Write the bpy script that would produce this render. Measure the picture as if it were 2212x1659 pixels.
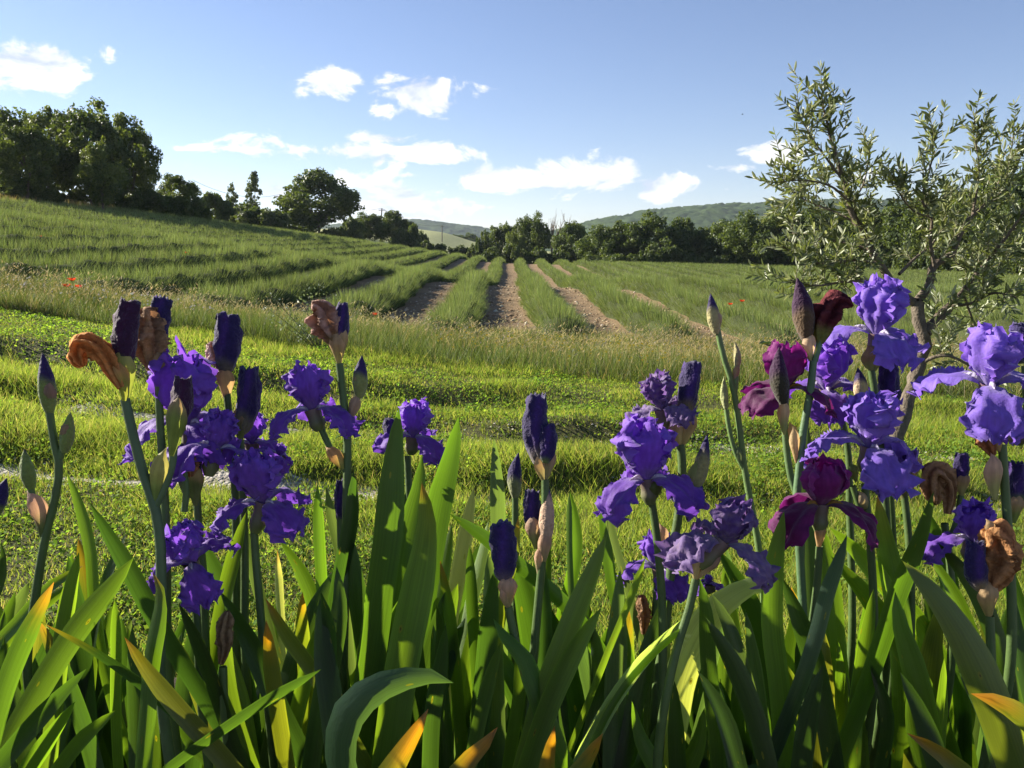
import bpy, math, random
import numpy as np
from mathutils import Vector

for o in list(bpy.data.objects): bpy.data.objects.remove(o)
scene = bpy.context.scene
COL = scene.collection
R = math.radians
rng = np.random.default_rng(7)

# ------------------------------------------------------------------ camera
CAM = np.array([0.0, 0.0, 1.55]); PITCH = math.atan((829.5-545)/1720.0); FOC = 1720.0
cam_d = bpy.data.cameras.new('camera'); cam = bpy.data.objects.new('camera', cam_d); COL.objects.link(cam)
cam_d.sensor_width = 36; cam_d.lens = 36*FOC/2212.0; cam_d.clip_start = 0.02; cam_d.clip_end = 20000
cam.location = CAM; cam.rotation_euler = (math.pi/2-PITCH, 0, 0)
scene.camera = cam
FWD = np.array([0, math.cos(PITCH), -math.sin(PITCH)]); UPV = np.array([0, math.sin(PITCH), math.cos(PITCH)]); RGT = np.array([1.0, 0, 0])
def ray(px, py): return FWD + RGT*((px-1106)/FOC) - UPV*((py-829.5)/FOC)      # photo measured on a 2212 x 1659 sheet
def P(px, py, d): return CAM + ray(px, py)*d

# ------------------------------------------------------------------ light
SUN_AZ, SUN_EL = -64.0, 25.0        # degrees from straight ahead (negative: to the left), elevation
sun_dir = Vector((math.sin(R(SUN_AZ))*math.cos(R(SUN_EL)), math.cos(R(SUN_AZ))*math.cos(R(SUN_EL)), math.sin(R(SUN_EL))))
sl = bpy.data.lights.new('sun', 'SUN'); sl.energy = 5.0; sl.angle = R(0.53); sl.color = (1.0, 0.93, 0.80)
so = bpy.data.objects.new('sun', sl); COL.objects.link(so); so.rotation_euler = sun_dir.to_track_quat('Z', 'Y').to_euler(); so.location = (-60, 30, 40)

world = bpy.data.worlds.new('World'); scene.world = world; world.use_nodes = True
nt = world.node_tree; N = nt.nodes; L = nt.links
for n in list(N): N.remove(n)
def nd(tree, typ, **kw):
    n = tree.nodes.new(typ)
    for k, v in kw.items(): setattr(n, k, v)
    return n
def lk(tree, a, b): tree.links.new(a, b)
def mth(tree, op, a, b=None, c=None, clamp=False):
    n = tree.nodes.new('ShaderNodeMath'); n.operation = op; n.use_clamp = clamp
    for i, v in enumerate((a, b, c)):
        if v is None: continue
        if hasattr(v, 'is_output') or hasattr(v, 'links'): tree.links.new(v, n.inputs[i])
        else: n.inputs[i].default_value = v
    return n.outputs[0]
sky = nd(nt, 'ShaderNodeTexSky', sky_type='NISHITA'); sky.sun_disc = False
sky.sun_elevation = R(SUN_EL); sky.sun_rotation = R(SUN_AZ); sky.altitude = 500; sky.air_density = 1.0; sky.dust_density = 0.15; sky.ozone_density = 2.8
tc = nd(nt, 'ShaderNodeTexCoord'); sep = nd(nt, 'ShaderNodeSeparateXYZ'); lk(nt, tc.outputs['Generated'], sep.inputs[0])
az = mth(nt, 'ARCTAN2', sep.outputs[0], sep.outputs[1]); el = mth(nt, 'ARCSINE', sep.outputs[2])
comb = nd(nt, 'ShaderNodeCombineXYZ'); lk(nt, az, comb.inputs[0]); lk(nt, el, comb.inputs[1])
# clouds: soft ellipses by direction (centre and radii in photo pixels, weight), broken up by fractal noise
CL = [(80,140,105,46,1.0),(130,172,35,28,.8),(712,178,84,34,.9),(905,192,122,44,1.0),(835,238,44,20,.7),(760,322,235,27,.72),(560,325,170,9,.42),
      (900,340,150,26,.62),(800,300,120,16,.6),(850,425,108,58,.92),(905,460,58,46,.85),(598,402,44,34,.9),(748,388,44,24,.7),(985,445,66,24,.66),(1060,388,130,32,.8),
      (1285,385,145,44,.95),(1350,365,70,34,.9),(1430,400,110,30,.7),(1180,400,100,26,.6),(1662,335,68,22,.9),(1590,360,60,11,.5),(1885,372,60,18,.55),(1990,362,80,14,.42),
      (860,378,130,14,.5),(1500,395,60,14,.4)]
crng = random.Random(5)
ell = []
for (x, y, rx, ry, w) in CL:
    d = ray(x, y); d = d/np.linalg.norm(d)
    ell.append((math.atan2(d[0], d[1]), math.asin(d[2]), rx/FOC, ry/FOC, w))
for k in range(16):        # the same kind of small cumulus all round the horizon
    a = R(42) + (2*math.pi-R(84))*(k+.5)/16 + crng.uniform(-.05, .05)
    if a > math.pi: a -= 2*math.pi
    ell.append((a, R(crng.uniform(4, 17)), crng.uniform(.05, .12), crng.uniform(.015, .035), crng.uniform(.6, 1)))
def noise_on(vec_out, scale, detail=7, rough=.55, dist=0.0, off=(0,0,0), stretch=(1,1,1)):
    mp = nd(nt, 'ShaderNodeMapping'); lk(nt, vec_out, mp.inputs[0]); mp.inputs['Location'].default_value = off; mp.inputs['Scale'].default_value = stretch
    no = nd(nt, 'ShaderNodeTexNoise'); lk(nt, mp.outputs[0], no.inputs['Vector'])
    no.inputs['Scale'].default_value = scale; no.inputs['Detail'].default_value = detail; no.inputs['Roughness'].default_value = rough; no.inputs['Distortion'].default_value = dist
    return no.outputs[0]
acc = None
for (ca, ce, ra, re, w) in ell:
    s = nd(nt, 'ShaderNodeVectorMath', operation='SUBTRACT'); lk(nt, comb.outputs[0], s.inputs[0]); s.inputs[1].default_value = (ca, ce, 0)
    m = nd(nt, 'ShaderNodeVectorMath', operation='MULTIPLY'); lk(nt, s.outputs[0], m.inputs[0]); m.inputs[1].default_value = (1/ra, 1/re, 0)
    ln = nd(nt, 'ShaderNodeVectorMath', operation='LENGTH'); lk(nt, m.outputs[0], ln.inputs[0])
    v = mth(nt, 'MULTIPLY_ADD', ln.outputs['Value'], -w, w)
    acc = v if acc is None else mth(nt, 'MAXIMUM', acc, v)
n1 = noise_on(comb.outputs[0], 13, 9, .58, .5, (3.1, 1.7, 0), (1, 2.0, 1))
n2 = noise_on(comb.outputs[0], 13, 9, .58, .5, (3.1+.010, 1.7-.026, 0), (1, 2.0, 1))   # the same noise a step towards the sun: relief
n3 = noise_on(comb.outputs[0], 48, 6, .6, .3, (1.3, 4.7, 0), (1, 1.5, 1))
dens = mth(nt, 'ADD', mth(nt, 'ADD', acc, mth(nt, 'MULTIPLY', mth(nt, 'SUBTRACT', n1, .5), 3.3)), mth(nt, 'MULTIPLY', mth(nt, 'SUBTRACT', n3, .5), .9))
ss = nd(nt, 'ShaderNodeMapRange', interpolation_type='SMOOTHSTEP'); lk(nt, dens, ss.inputs[0]); ss.inputs[1].default_value = .06; ss.inputs[2].default_value = .50
rel = mth(nt, 'MULTIPLY_ADD', mth(nt, 'SUBTRACT', n1, n2), 4.2, .70, clamp=True)
cr = nd(nt, 'ShaderNodeMix', data_type='RGBA'); lk(nt, rel, cr.inputs[0]); cr.inputs[6].default_value = (4.6, 5.2, 6.5, 1); cr.inputs[7].default_value = (8.6, 8.5, 8.35, 1)
mx = nd(nt, 'ShaderNodeMix', data_type='RGBA'); lk(nt, mth(nt, 'MULTIPLY', ss.outputs[0], .93), mx.inputs[0]); skt = nd(nt, 'ShaderNodeVectorMath', operation='MULTIPLY'); lk(nt, sky.outputs[0], skt.inputs[0]); skt.inputs[1].default_value = (1.06, .97, 1.06); lk(nt, skt.outputs[0], mx.inputs[6]); lk(nt, cr.outputs[2], mx.inputs[7])
bg = nd(nt, 'ShaderNodeBackground'); bg.inputs[1].default_value = 0.051; lk(nt, mx.outputs[2], bg.inputs[0])
wo_ = nd(nt, 'ShaderNodeOutputWorld'); lk(nt, bg.outputs[0], wo_.inputs[0])
vs = scene.view_settings; vs.view_transform = 'Standard'; vs.look = 'None'; vs.exposure = 1.52; vs.gamma = 1.0; vs.use_curve_mapping = False
scene.render.resolution_x = 1024; scene.render.resolution_y = 768
scene.cycles.max_bounces = 4; scene.cycles.transmission_bounces = 3; scene.cycles.diffuse_bounces = 2

# ------------------------------------------------------------------ helpers
WO = {}
def tag(o, label=None, cat=None, group=None, kind=None):
    if label: o['label'] = label
    if cat: o['category'] = cat
    if group: o['group'] = group
    if kind: o['kind'] = kind
    return o
def link(o, parent=None, origin=(0,0,0)):
    origin = np.asarray(origin, float)
    COL.objects.link(o)
    if parent is not None:
        o.parent = parent; o.location = origin - WO[parent.name]
    else: o.location = origin
    WO[o.name] = origin
    return o
def empty(name, loc):
    o = bpy.data.objects.new(name, None); o.empty_display_size = .05
    return link(o, None, loc)
def mesh_np(name, V, F, cols=None, uvs=None, smooth=False, k=None):
    """V (n,3); F (m,k) array or list of faces."""
    me = bpy.data.meshes.new(name)
    V = np.asarray(V, np.float32)
    if isinstance(F, np.ndarray):
        m, k = F.shape
        me.vertices.add(len(V)); me.vertices.foreach_set('co', V.ravel())
        me.loops.add(m*k); me.loops.foreach_set('vertex_index', F.astype(np.int32).ravel())
        me.polygons.add(m); me.polygons.foreach_set('loop_start', np.arange(0, m*k, k, dtype=np.int32))
        me.update(calc_edges=True)
    else:
        me.from_pydata(V.tolist(), [], F)
    if cols is not None:
        c = np.ones((len(V), 4), np.float32); c[:, :3] = cols
        at = me.color_attributes.new('Col', 'FLOAT_COLOR', 'POINT'); at.data.foreach_set('color', c.ravel())
    if uvs is not None:
        at = me.attributes.new('LUV', 'FLOAT_VECTOR', 'POINT'); u3 = np.zeros((len(V), 3), np.float32); u3[:, :2] = uvs
        at.data.foreach_set('vector', u3.ravel())
    if smooth: me.polygons.foreach_set('use_smooth', np.ones(len(me.polygons), bool))
    return me
def add(name, V, F, mat, parent=None, origin=None, cols=None, uvs=None, smooth=False):
    V = np.asarray(V, float)
    if origin is None: origin = V.mean(0) if parent is not None else V[:, :].mean(0)
    me = mesh_np(name, V-np.asarray(origin), F, cols, uvs, smooth); me.materials.append(mat)
    return link(bpy.data.objects.new(name, me), parent, origin)
def grid_faces(nu, nv, closed=False):
    i, j = np.meshgrid(np.arange(nu-1), np.arange(nv if closed else nv-1), indexing='ij')
    j2 = (j+1) % nv
    return np.stack([i*nv+j, (i+1)*nv+j, (i+1)*nv+j2, i*nv+j2], -1).reshape(-1, 4)
def catmull(pts, n):
    pts = np.asarray(pts, float)
    if len(pts) == 2: return pts[0] + (pts[1]-pts[0])*np.linspace(0, 1, n)[:, None]
    h = np.maximum(np.linalg.norm(np.diff(pts, axis=0), axis=1), 1e-6); k = np.concatenate([[0], np.cumsum(h)]); s_ = np.diff(pts, axis=0)/h[:, None]
    m = np.empty_like(pts); m[1:-1] = (s_[:-1]*h[1:, None]+s_[1:]*h[:-1, None])/(h[:-1]+h[1:])[:, None]; m[0] = s_[0]; m[-1] = s_[-1]
    t = np.linspace(0, k[-1], n); i = np.clip(np.searchsorted(k, t, 'right')-1, 0, len(h)-1); f = ((t-k[i])/h[i])[:, None]; hi = h[i][:, None]
    return (2*f**3-3*f**2+1)*pts[i]+(f**3-2*f**2+f)*hi*m[i]+(-2*f**3+3*f**2)*pts[i+1]+(f**3-f**2)*hi*m[i+1]
def frames(C):
    T = np.gradient(C, axis=0); T /= np.linalg.norm(T, axis=1)[:, None]+1e-9
    ref = np.array([0.0, -1.0, 0.12]); A = np.cross(T, ref); A /= np.linalg.norm(A, axis=1)[:, None]+1e-9
    B = np.cross(A, T)
    return T, A, B          # A sideways, B towards the viewer side
def tube_v(C, rad, nv=8, mod=None):
    C = np.asarray(C); rad = np.broadcast_to(rad, (len(C),)); T, A, B = frames(C)
    th = np.linspace(0, 2*math.pi, nv, endpoint=False)
    r = rad[:, None]*np.ones(nv)[None]
    if mod is not None: r = r*mod
    return C[:, None] + r[..., None]*(A[:, None]*np.cos(th)[None, :, None] + B[:, None]*np.sin(th)[None, :, None])
def join_meshes(parts):
    Vs, Fs, Cs, o = [], [], [], 0
    for V, F, C in parts:
        Vs.append(V); Fs.append(F+o); Cs.append(np.broadcast_to(C, (len(V), 3))); o += len(V)
    return np.vstack(Vs), np.vstack(Fs), np.vstack(Cs)
def jit(c, rg, a=.12):
    return np.clip(np.asarray(c)*(1+rg.uniform(-a, a))*(1+rg.uniform(-a*.5, a*.5, 3)), 0, 1)

# ------------------------------------------------------------------ materials
def new_mat(name):
    m = bpy.data.materials.new(name); m.use_nodes = True
    t = m.node_tree
    for n in list(t.nodes): t.nodes.remove(n)
    out = nd(t, 'ShaderNodeOutputMaterial'); pr = nd(t, 'ShaderNodeBsdfPrincipled'); lk(t, pr.outputs[0], out.inputs[0])
    return m, t, pr, out
def attr_mat(name, rough=.55, trans=0.0, tcol=(1, 1, 1), nscale=30, namp=.25, bump=0.0, bscale=200, spec=.4, stripes=0.0, spots=False, sheen=0.0, big=0.0):
    m, t, pr, out = new_mat(name)
    a = nd(t, 'ShaderNodeAttribute', attribute_name='Col'); geo = nd(t, 'ShaderNodeNewGeometry')
    no = nd(t, 'ShaderNodeTexNoise'); lk(t, geo.outputs['Position'], no.inputs['Vector']); no.inputs['Scale'].default_value = nscale; no.inputs['Detail'].default_value = 4
    v = mth(t, 'MULTIPLY_ADD', no.outputs[0], 2*namp, 1-namp)
    if big:
        nb = nd(t, 'ShaderNodeTexNoise'); lk(t, geo.outputs['Position'], nb.inputs['Vector']); nb.inputs['Scale'].default_value = big; nb.inputs['Detail'].default_value = 3
        v = mth(t, 'MULTIPLY', v, mth(t, 'MULTIPLY_ADD', nb.outputs[0], .9, .55))
    luv = None
    if stripes or spots: luv = nd(t, 'ShaderNodeAttribute', attribute_name='LUV')
    if stripes:
        mp = nd(t, 'ShaderNodeMapping'); lk(t, luv.outputs['Vector'], mp.inputs[0]); mp.inputs['Scale'].default_value = (14, .7, 1)
        ns = nd(t, 'ShaderNodeTexNoise'); lk(t, mp.outputs[0], ns.inputs['Vector']); ns.inputs['Scale'].default_value = 1.6; ns.inputs['Detail'].default_value = 3
        v = mth(t, 'MULTIPLY', v, mth(t, 'MULTIPLY_ADD', ns.outputs[0], 2*stripes, 1-stripes))
    mul = nd(t, 'ShaderNodeVectorMath', operation='SCALE'); lk(t, a.outputs['Color'], mul.inputs[0]); lk(t, v, mul.inputs['Scale'])
    col = mul.outputs[0]
    if spots:
        vo = nd(t, 'ShaderNodeTexVoronoi'); mp2 = nd(t, 'ShaderNodeMapping'); lk(t, luv.outputs['Vector'], mp2.inputs[0]); mp2.inputs['Scale'].default_value = (3.2, 9, 1)
        lk(t, mp2.outputs[0], vo.inputs['Vector']); vo.inputs['Scale'].default_value = 1.0
        sepc = nd(t, 'ShaderNodeSeparateColor'); lk(t, vo.outputs['Color'], sepc.inputs[0])
        few = mth(t, 'LESS_THAN', sepc.outputs[0], .16)
        ring = mth(t, 'MULTIPLY', few, mth(t, 'LESS_THAN', vo.outputs['Distance'], .17))
        core = mth(t, 'MULTIPLY', few, mth(t, 'LESS_THAN', vo.outputs['Distance'], .07))
        m1 = nd(t, 'ShaderNodeMix', data_type='RGBA'); lk(t, mth(t, 'MULTIPLY', ring, .75), m1.inputs[0]); lk(t, col, m1.inputs[6]); m1.inputs[7].default_value = (.10, .11, .012, 1)
        m2 = nd(t, 'ShaderNodeMix', data_type='RGBA'); lk(t, mth(t, 'MULTIPLY', core, .85), m2.inputs[0]); lk(t, m1.outputs[2], m2.inputs[6]); m2.inputs[7].default_value = (.03, .016, .006, 1)
        col = m2.outputs[2]
    lk(t, col, pr.inputs['Base Color']); pr.inputs['Roughness'].default_value = rough; pr.inputs['Specular IOR Level'].default_value = spec
    if sheen: pr.inputs['Sheen Weight'].default_value = sheen; pr.inputs['Sheen Roughness'].default_value = .5
    if bump:
        bn = nd(t, 'ShaderNodeTexNoise'); lk(t, geo.outputs['Position'], bn.inputs['Vector']); bn.inputs['Scale'].default_value = bscale; bn.inputs['Detail'].default_value = 4
        bp = nd(t, 'ShaderNodeBump'); bp.inputs['Strength'].default_value = bump; bp.inputs['Distance'].default_value = 1.0/bscale; lk(t, bn.outputs[0], bp.inputs['Height']); lk(t, bp.outputs[0], pr.inputs['Normal'])
    if trans:
        tr = nd(t, 'ShaderNodeBsdfTranslucent'); tm = nd(t, 'ShaderNodeVectorMath', operation='MULTIPLY'); lk(t, col, tm.inputs[0]); tm.inputs[1].default_value = tcol; lk(t, tm.outputs[0], tr.inputs[0])
        ms = nd(t, 'ShaderNodeMixShader'); ms.inputs[0].default_value = trans; lk(t, pr.outputs[0], ms.inputs[1]); lk(t, tr.outputs[0], ms.inputs[2]); lk(t, ms.outputs[0], out.inputs[0])
    return m
M = {}
M['leaf'] = attr_mat('iris_leaf', .40, .47, (4.5, 3.8, .85), 9, .22, .12, 300, .45, stripes=.38, spots=True)
M['petal'] = attr_mat('petal', .62, .42, (1.25, 1.1, 1.25), 160, .22, .25, 260, .25, stripes=.22, sheen=.25)
M['bract'] = attr_mat('bract', .6, .35, (1.4, 1.25, .9), 90, .3, .3, 220, .3, stripes=.25)
M['bud'] = attr_mat('bud', .75, 0, (1, 1, 1), 260, .4, .7, 260, .15, sheen=.2)
M['wither'] = attr_mat('withered_petal', .85, .3, (1.4, 1.1, .8), 230, .55, 1.0, 190, .1)
M['stalk'] = attr_mat('stalk', .5, 0, (1, 1, 1), 60, .25, .15, 300, .35)
M['grass'] = attr_mat('grass_blades', .75, .5, (1.85, 1.75, .75), 3.0, .25, spec=.06, big=.35)
M['tall'] = attr_mat('tall_grass_blades', .65, .26, (1.6, 1.5, .8), 1.5, .25, spec=.2, big=.5)
M['lav'] = attr_mat('lavender_stems', .85, .25, (1.5, 1.5, .8), 1.2, .22, spec=.08, big=.25)
M['crown'] = attr_mat('tree_leaves', .55, .34, (1.9, 1.75, .6), .35, .35, spec=.3)
M['olive'] = attr_mat('olive_leaves', .45, .25, (1.5, 1.5, .7), 12, .25, spec=.45)
M['bark'] = attr_mat('bark', .9, 0, (1, 1, 1), 22, .5, .9, 60, .15)
M['stone'] = attr_mat('stone', .9, 0, (1, 1, 1), 15, .3, .5, 60, .2)
M['poppy'] = attr_mat('poppy_petal', .6, .45, (1.2, 1.0, .9), 100, .2)
M['wood'] = attr_mat('weathered_wood', .85, 0, (1, 1, 1), 4, .3, spec=.2)
HAZE = 0.00008
# ------------------------------------------------------------------ the lie of the land
def sp(x, w=1.5): return w*np.logaddexp(0, np.asarray(x, float)/w)
def sstep(a, b, x): t = np.clip((np.asarray(x, float)-a)/(b-a), 0, 1); return t*t*(3-2*t)
UY = np.arange(-50, 4200, 1.0)
_uz = np.interp(UY, [0, 18, 29, 41, 55, 79, 87, 104, 130, 400, 4000], [0, .0, .30, -.28, -.05, .44, .34, -1.2, -2.2, -3.0, -10])
_k = np.hanning(9); _k /= _k.sum(); _uz = np.convolve(np.pad(_uz, 4, mode='edge'), _k, 'valid')
def vnoise(x, y, s, seed=0):
    r_ = np.random.default_rng(seed); out = 0
    for k in range(5):
        a = r_.uniform(0, 6.28); f = s*r_.uniform(.6, 1.7); p = r_.uniform(0, 6.28)
        out = out + np.sin((x*math.cos(a)+y*math.sin(a))*f+p)
    return out/5
def H0(x, y):
    x = np.asarray(x, float); y = np.asarray(y, float)
    s = .14*(sp(-x-2)-.85*sp(-x-47, 3)) - .03*(sp(x-2)-sp(x-75, 4))
    u = np.interp(y, UY, _uz); u = np.where((u < 0) & (y > 70), u*(1-.75*sstep(-12, -30, x)), u)
    far = 6.6*np.exp(-((x+24)/75)**2-((y-330)/80)**2)
    lump = (.024*vnoise(x, y, 2.2, 3)+.014*vnoise(x, y, 6.5, 8))*sstep(2.2, 3.2, y)*(1-sstep(14, 20, y)) + .16*vnoise(x, y, .09, 4)*sstep(20, 60, y)
    b0_, b1_ = y-track(x, 0), y-track(x, 1)
    wob = .10*np.sin(x*1.7+y)+.08*np.sin(x*3.9+2); b0_ = b0_+wob; b1_ = b1_+wob*1.2; am = .55+.45*np.sin(x*1.1+1)+.25*np.sin(x*2.9)
    verge = am*.13*sstep(.10, .34, b0_)*(1-sstep(.55, 1.35, b0_)) + am*.10*sstep(.12, .36, b1_)*(1-sstep(.5, 1.1, b1_)) - .03*np.exp(-(b0_/.18)**2) - .03*np.exp(-(b1_/.18)**2)
    bank_y = 7.55+.16*np.sin(x*.9)+.12*np.sin(x*2.3+1)
    verge = verge + .20*sstep(bank_y, bank_y+.5, y)*(1-sstep(-1.6, .8, x)) + .07*sstep(bank_y+.2, bank_y+.6, y)*sstep(-1.6, .8, x)
    return s + u + far + lump + verge*sstep(2.4, 3, y)*(1-sstep(9.5, 14, y))
def track(x, k):       # centre lines of the two wheel tracks
    x = np.asarray(x, float)
    return (4.75 if k == 0 else 6.30) - .03*x + .008*(x)**2*(x < 0)*0 + .08*np.sin(x*.5+k)
def H(x, y): return H0(x, y) + .55*(1-sstep(1.55, 2.5, y))
def lawn_edge(x): return 9.25 - .17*np.asarray(x, float) + .14*np.sin(np.asarray(x)*1.3) + .10*np.sin(np.asarray(x)*3.1+1)
ROW0, RSP = .78, 1.95
def row_start(x): x = np.asarray(x, float); return np.maximum(11.4, 13.3+.22*np.minimum(x, 0)+.03*np.maximum(x, 0))

# ground: one sheet out to the horizon
ys = np.concatenate([np.arange(-2.5, 13, .16), np.arange(13, 30, .35), np.arange(30, 130, 1.2), np.arange(130, 420, 7), np.geomspace(420, 4000, 22)])
def xs_of(w, n): t = np.linspace(-1, 1, n); return w*np.sign(t)*np.abs(t)**1.7
nxg = 281
tx = np.linspace(-1, 1, nxg)
X = np.sign(tx)*np.abs(tx)**1.5*(5.5+np.maximum(ys, 0)[:, None]*1.25)
Y = np.broadcast_to(ys[:, None], X.shape)
Z = H(X, Y)
field = sstep(-.6, .6, Y-row_start(X)+.3-.5*vnoise(X, Y, .8, 9))*(1-sstep(96, 100, Y))*sstep(-38.6, -37.4, X)*(1-sstep(80, 84, X))
tallz = sstep(-.15, .25, Y-lawn_edge(X))
col = np.zeros(X.shape+(3,))
lawn_c = np.array([.085, .085, .035]); tall_c = np.array([.07, .085, .025]); soil_c = np.array([.25, .175, .10]); dry_c = np.array([.24, .19, .085]); wild_c = np.array([.05, .07, .022])
col[:] = lawn_c
def mixc(c, w): 
    global col
    col = col*(1-w[..., None]) + np.asarray(c)*w[..., None]
mixc(tall_c, tallz); mixc(soil_c, field)
mixc(dry_c, sstep(-37.6, -38.6, X)*(Y > 12)); mixc(wild_c, sstep(-49, -52, X)); mixc(wild_c, sstep(97, 103, Y)*sstep(-38.6, -37, X)); mixc(wild_c, sstep(125, 140, Y))
pale = sstep(205, 215, Y)*(1-sstep(420, 460, Y))*sstep(-110, -95, X)*(1-sstep(50, 60, X))
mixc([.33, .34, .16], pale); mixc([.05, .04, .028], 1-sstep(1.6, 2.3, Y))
gm, t, pr, out = new_mat('ground')
a = nd(t, 'ShaderNodeAttribute', attribute_name='Col'); geo = nd(t, 'ShaderNodeNewGeometry')
def gn(scale, detail=6, rough=.6):
    n = nd(t, 'ShaderNodeTexNoise'); lk(t, geo.outputs['Position'], n.inputs['Vector']); n.inputs['Scale'].default_value = scale; n.inputs['Detail'].default_value = detail; n.inputs['Roughness'].default_value = rough
    return n.outputs[0]
v = mth(t, 'MULTIPLY', mth(t, 'MULTIPLY_ADD', gn(1.1), 1.2, .4), mth(t, 'MULTIPLY_ADD', gn(18), 1.1, .45))
sc = nd(t, 'ShaderNodeVectorMath', operation='SCALE'); lk(t, a.outputs['Color'], sc.inputs[0]); lk(t, v, sc.inputs['Scale']); lk(t, sc.outputs[0], pr.inputs['Base Color'])
pr.inputs['Roughness'].default_value = .95; pr.inputs['Specular IOR Level'].default_value = .1
bp = nd(t, 'ShaderNodeBump'); bp.inputs['Strength'].default_value = .9; bp.inputs['Distance'].default_value = .05; lk(t, gn(9, 8, .7), bp.inputs['Height']); lk(t, bp.outputs[0], pr.inputs['Normal'])
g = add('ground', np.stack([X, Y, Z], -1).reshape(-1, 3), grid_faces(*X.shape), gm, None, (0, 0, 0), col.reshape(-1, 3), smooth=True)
tag(g, 'rolling farmland ground of lawn, stony soil and dry verge', 'ground', kind='structure')

# two gravel wheel tracks, as sheets just above the lawn
tm_, t, pr, out = new_mat('gravel')
geo = nd(t, 'ShaderNodeNewGeometry'); vo = nd(t, 'ShaderNodeTexVoronoi'); lk(t, geo.outputs['Position'], vo.inputs['Vector']); vo.inputs['Scale'].default_value = 42
rp = nd(t, 'ShaderNodeValToRGB'); sepc = nd(t, 'ShaderNodeSeparateColor'); lk(t, vo.outputs['Color'], sepc.inputs[0]); lk(t, sepc.outputs[0], rp.inputs[0])
rp.color_ramp.elements[0].color = (.17, .14, .105, 1); rp.color_ramp.elements[1].color = (.46, .42, .36, 1); lk(t, rp.outputs[0], pr.inputs['Base Color']); pr.inputs['Roughness'].default_value = .9
bp = nd(t, 'ShaderNodeBump'); bp.invert = True; bp.inputs['Strength'].default_value = .8; bp.inputs['Distance'].default_value = .012; lk(t, vo.outputs['Distance'], bp.inputs['Height']); lk(t, bp.outputs[0], pr.inputs['Normal'])
for k in (0, 1):
    xs = np.arange(-9, 9.01, .09); yc = track(xs, k); hw = np.clip(.10+.30*vnoise(xs, xs*0, 1.5, 20+k)+.07*vnoise(xs, xs*0, 7, 22+k), .015, .3)
    vv = np.linspace(-1, 1, 7)
    XX = np.repeat(xs[:, None], 7, 1); YY = yc[:, None]+vv[None]*hw[:, None]+.03*vnoise(XX, vv[None]*3+XX, 6, 30)
    ZZ = H(XX, YY)+.010-.022*np.abs(vv[None])**4-.05*(1-sstep(.02, .10, hw))[:, None]
    o = add('gravel_track', np.stack([XX, YY, ZZ], -1).reshape(-1, 3), grid_faces(*XX.shape)[:, ::-1], tm_, None, None, smooth=True)
    tag(o, ['pale gravel wheel track in the lawn, on the iris side', 'pale gravel wheel track in the lawn, on the tall grass side'][k], 'track', kind='structure')

# ------------------------------------------------------------------ blades
def in_view(x, y, m=.88, pad=1.5): return np.abs(x) < y*m+pad
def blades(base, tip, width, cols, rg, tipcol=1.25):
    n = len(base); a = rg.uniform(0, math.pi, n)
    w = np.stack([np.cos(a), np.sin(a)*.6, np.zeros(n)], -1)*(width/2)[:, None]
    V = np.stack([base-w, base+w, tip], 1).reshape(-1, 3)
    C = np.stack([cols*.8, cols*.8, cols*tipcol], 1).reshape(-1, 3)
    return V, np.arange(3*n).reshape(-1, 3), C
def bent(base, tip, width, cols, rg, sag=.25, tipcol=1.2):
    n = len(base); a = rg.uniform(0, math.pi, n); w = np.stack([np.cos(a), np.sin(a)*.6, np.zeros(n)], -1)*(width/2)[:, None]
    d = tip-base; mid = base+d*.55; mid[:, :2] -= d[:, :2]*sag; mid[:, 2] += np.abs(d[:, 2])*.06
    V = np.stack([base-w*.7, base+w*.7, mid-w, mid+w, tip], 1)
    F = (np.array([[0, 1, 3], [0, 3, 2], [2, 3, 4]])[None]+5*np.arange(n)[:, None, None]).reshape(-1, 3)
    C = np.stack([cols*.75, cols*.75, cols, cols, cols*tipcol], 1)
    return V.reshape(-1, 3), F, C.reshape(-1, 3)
def palette(n, rg, cs, wts, a=.2):
    i = rg.choice(len(cs), n, p=np.array(wts)/np.sum(wts)); c = np.array(cs)[i]
    return c*(1+rg.uniform(-a, a, (n, 1)))*(1+rg.uniform(-a*.3, a*.3, (n, 3)))
def sample_yz(n, y0, y1, power, rg, pad=1.0, m=.86):
    u = rg.uniform(0, 1, n); y = (y0**power+u*(y1**power-y0**power))**(1/power) if power else y0*(y1/y0)**u
    x = rg.uniform(-1, 1, n)*(y*m+pad)
    return x, y
rg = np.random.default_rng(21)
# lawn: short grass
n = 520000
x, y = sample_yz(n, 2.35, 11.5, .6, rg, 1.2)
ok = (y < lawn_edge(x)+.3) & (np.abs(y-track(x, 0)) > -.02+.22*vnoise(x, x*0, 1.5, 20)+.14*vnoise(x, y, 5, 5)) & (np.abs(y-track(x, 1)) > -.02+.22*vnoise(x, x*0, 1.5, 21)+.14*vnoise(x, y, 5, 6))
patch = vnoise(x, y, 1.6, 12)+.6*vnoise(x, y, 5, 13)
bank_y = 7.55+.16*np.sin(x*.9)+.12*np.sin(x*2.3+1)
bare = np.exp(-((y-bank_y-.22)/.24)**2)*(1-sstep(-2.2, .8, x)*.6)
ok &= rg.uniform(-1.1, .35, n) < patch+.25-.95*bare
x, y, patch = x[ok], y[ok], patch[ok]; n = len(x)
lush = sstep(-.3, .5, patch)
midstrip = np.exp(-((y-track(x, 0)-.75)/.35)**2)
tuft = sstep(.25, .8, vnoise(x, y, 9, 61)+.4*vnoise(x, y, 21, 62))
hgt = (.034+.05*lush+.05*tuft*lush+.04*midstrip+.03*np.exp(-((y-track(x,1)-.75)/.4)**2))*rg.uniform(.5, 1.35, n)
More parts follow.
